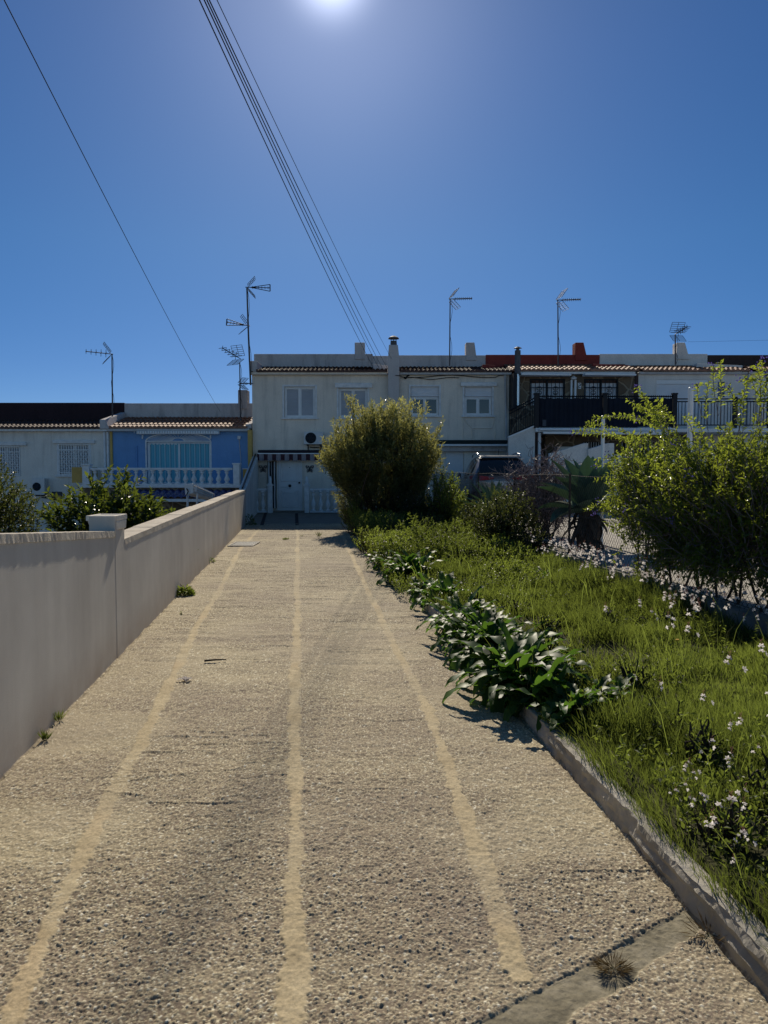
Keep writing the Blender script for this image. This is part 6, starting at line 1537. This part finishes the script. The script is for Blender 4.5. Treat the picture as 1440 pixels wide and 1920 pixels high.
for u, v in ((1300, 1610), (1335, 1480), (1425, 1500), (1395, 1585), (1370, 1420), (1430, 1330), (1290, 1425), (1385, 1520), (1290, 1440), (1318, 1432), (1352, 1478), (1380, 1462), (1400, 1420), (1312, 1525), (1350, 1525), (1270, 1545), (1355, 1570), (1418, 1640), (1282, 1640), (1425, 1560), (1405, 1395), (1376, 1350), (1420, 1350), (1310, 1380), (1345, 1300), (1430, 1290), (1200, 1260), (1255, 1270), (1390, 1545)):
    y = None
    # flower seen at u,v stands about .33 above the soil
    hh = .17 + .16 * rng.random(); x, y = G(u, v, .10 + hh)
    if x < kerbx(y) + .14:
        y = (1.37 + .14) / ((u - 720) / 1440 + .108); x = kerbx(y) + .14; hh = max(.10, W(u, v, y)[1] - .10)
    spots.append((x, y, hh))
first = [gaura_proto(h, nf, 50 + i) for i, (h, nf) in enumerate(((.36, 2), (.42, 3), (.30, 2), (.46, 4), (.38, 3)))]
used = [False] * 5
GL = 'slender white flowered gaura stalk in the grass before the low garden wall'
HP = (.36, .42, .30, .46, .38)
for i, (x, y, *hx) in enumerate(spots):
    k = i % 5; p = first[k]; sc_ = (.85 + .35 * rng.random()) if i < 110 else (.85 + .3 * rng.random())
    if hx: sc_ = max(.45, hx[0] / HP[k])
    if not used[k]: r = p; used[k] = True
    else: r = dup(p, (0, 0, 0))
    r.location = (x, y, float(garden_z(x, y)) - .01); r.rotation_euler = (0, 0, rng.uniform(-1.0, 1.0)); r.scale = (sc_,) * 3
    tag(r, GL, 'flower', 'white gaura flowers in the grass')
x, y = G(1268, 1202, .25)
yf = thing('yellow_flower', 'single small yellow flower among the white gaura', 'flower', (x, y, .1)); m = MB(); m.tube([(x, y, .1), (x + .01, y, .25)], .002, 4); m.build('stem', M['stalk'], yf)
t = NT('yellow_petal'); M['yellow'] = t.done(t.pbsdf((.75, .42, .03), .6)); m = MB(); m.lathe(x + .01, y, [(.003, .25), (.016, .258), (.012, .264)], 9); m.build('flower_head', M['yellow'], yf)

# ---------------------------------------------------------------- weeds in the path
def tuft(name, label, u, v, r, h, n, mat, blade=False, tint=(.2, .5), dx=0):
    x, y = G(u, v); x += dx; root = thing(name, label, 'weed', (x, y, 0), 'weeds in the path cracks')
    a = rng.uniform(0, 6.28, n); rr = r * rng.random(n) ** .6
    if blade:
        P = np.stack([x + .3 * rr * np.cos(a), y + .3 * rr * np.sin(a), np.zeros(n)], -1); D = np.stack([np.cos(a) * .7 * rr / r, np.sin(a) * .7 * rr / r, np.full(n, 1.)], -1); L = h * (.5 + .6 * rng.random(n)); Wd = np.minimum(L * .05, .0030)
        if mat is M['dry']: D = np.stack([np.cos(a) * (.5 + rng.random(n)), np.sin(a) * (.5 + rng.random(n)), .15 + .8 * rng.random(n)], -1); P += np.stack([rr * np.cos(a) * .5, rr * np.sin(a) * .5, 0 * a], -1); Wd = Wd * .55
    else:
        P = np.stack([x + .8 * rr * np.cos(a), y + .8 * rr * np.sin(a), h * (1 - (rr / r) ** 2) * rng.random(n)], -1); D = np.stack([np.cos(a), np.sin(a), rng.random(n) * 1.2], -1); L = .35 * r * (.7 + .6 * rng.random(n)) + .012; Wd = L * .45
    leaf_obj('leaves', mat, root, P, D, np.tile([0, -.2, 1.], (n, 1)) + rng.normal(size=(n, 3)) * .4, L, Wd, rng.uniform(tint[0], tint[1], n))
    m = MB()
    for i in range(0, n, max(1, n // 8)): m.tube([(x, y, 0), tuple(P[i])], .002, 3, cap=False)
    m.build('stems', M['stalk'], root); return root
tuft('path_weed', 'leafy weed at the foot of the boundary wall, halfway along', 346, 1116, .13, .11, 260, M['weed'], dx=.0)
tuft('path_weed', 'dark grassy weed at the wall foot, nearest of the wall weeds', 84, 1388, .05, .07, 60, M['grass'], True, (.1, .4))
tuft('path_weed', 'thin sprig at the wall foot just beyond the dark grassy weed', 110, 1352, .045, .09, 40, M['weed'], True, (.4, .8))
tuft('path_weed', 'tiny green weed far along the wall foot', 397, 1054, .06, .07, 70, M['weed'])
tuft('path_weed', 'green weed tuft across the middle strip near the forecourt', 536, 1012, .22, .06, 150, M['grass'], True, (.3, .7))
tuft('path_weed', 'small upright weed beside the middle strip near the forecourt', 598, 1006, .09, .14, 50, M['grass'], True, (.2, .5))
tuft('path_weed', 'faint weed just right of the middle strip by the forecourt', 566, 1006, .1, .05, 40, M['grass'], True, (.3, .7))
tuft('path_weed', 'tall straggly weed where the boundary wall ends', 463, 985, .18, .32, 120, M['weed'], False, (.2, .7), dx=.08)
tuft('path_weed', 'tiny weed speck on the left strip below the wall weed', 340, 1152, .02, .03, 14, M['weed'])
tuft('dry_tuft', 'dry brown grass tuft growing from the mortar gutter', 1150, 1815, .045, .045, 240, M['dry'], True, (.0, .8))
for u, v, lb in ((1318, 1752, 'thin dry straw clump at the kerb foot by the mortar gutter'),):
    x, y = G(u, v); tuft('dry_tuft', lb, u, v, .06, .07, 60, M['dry'], True, (.0, .9), dx=.02)
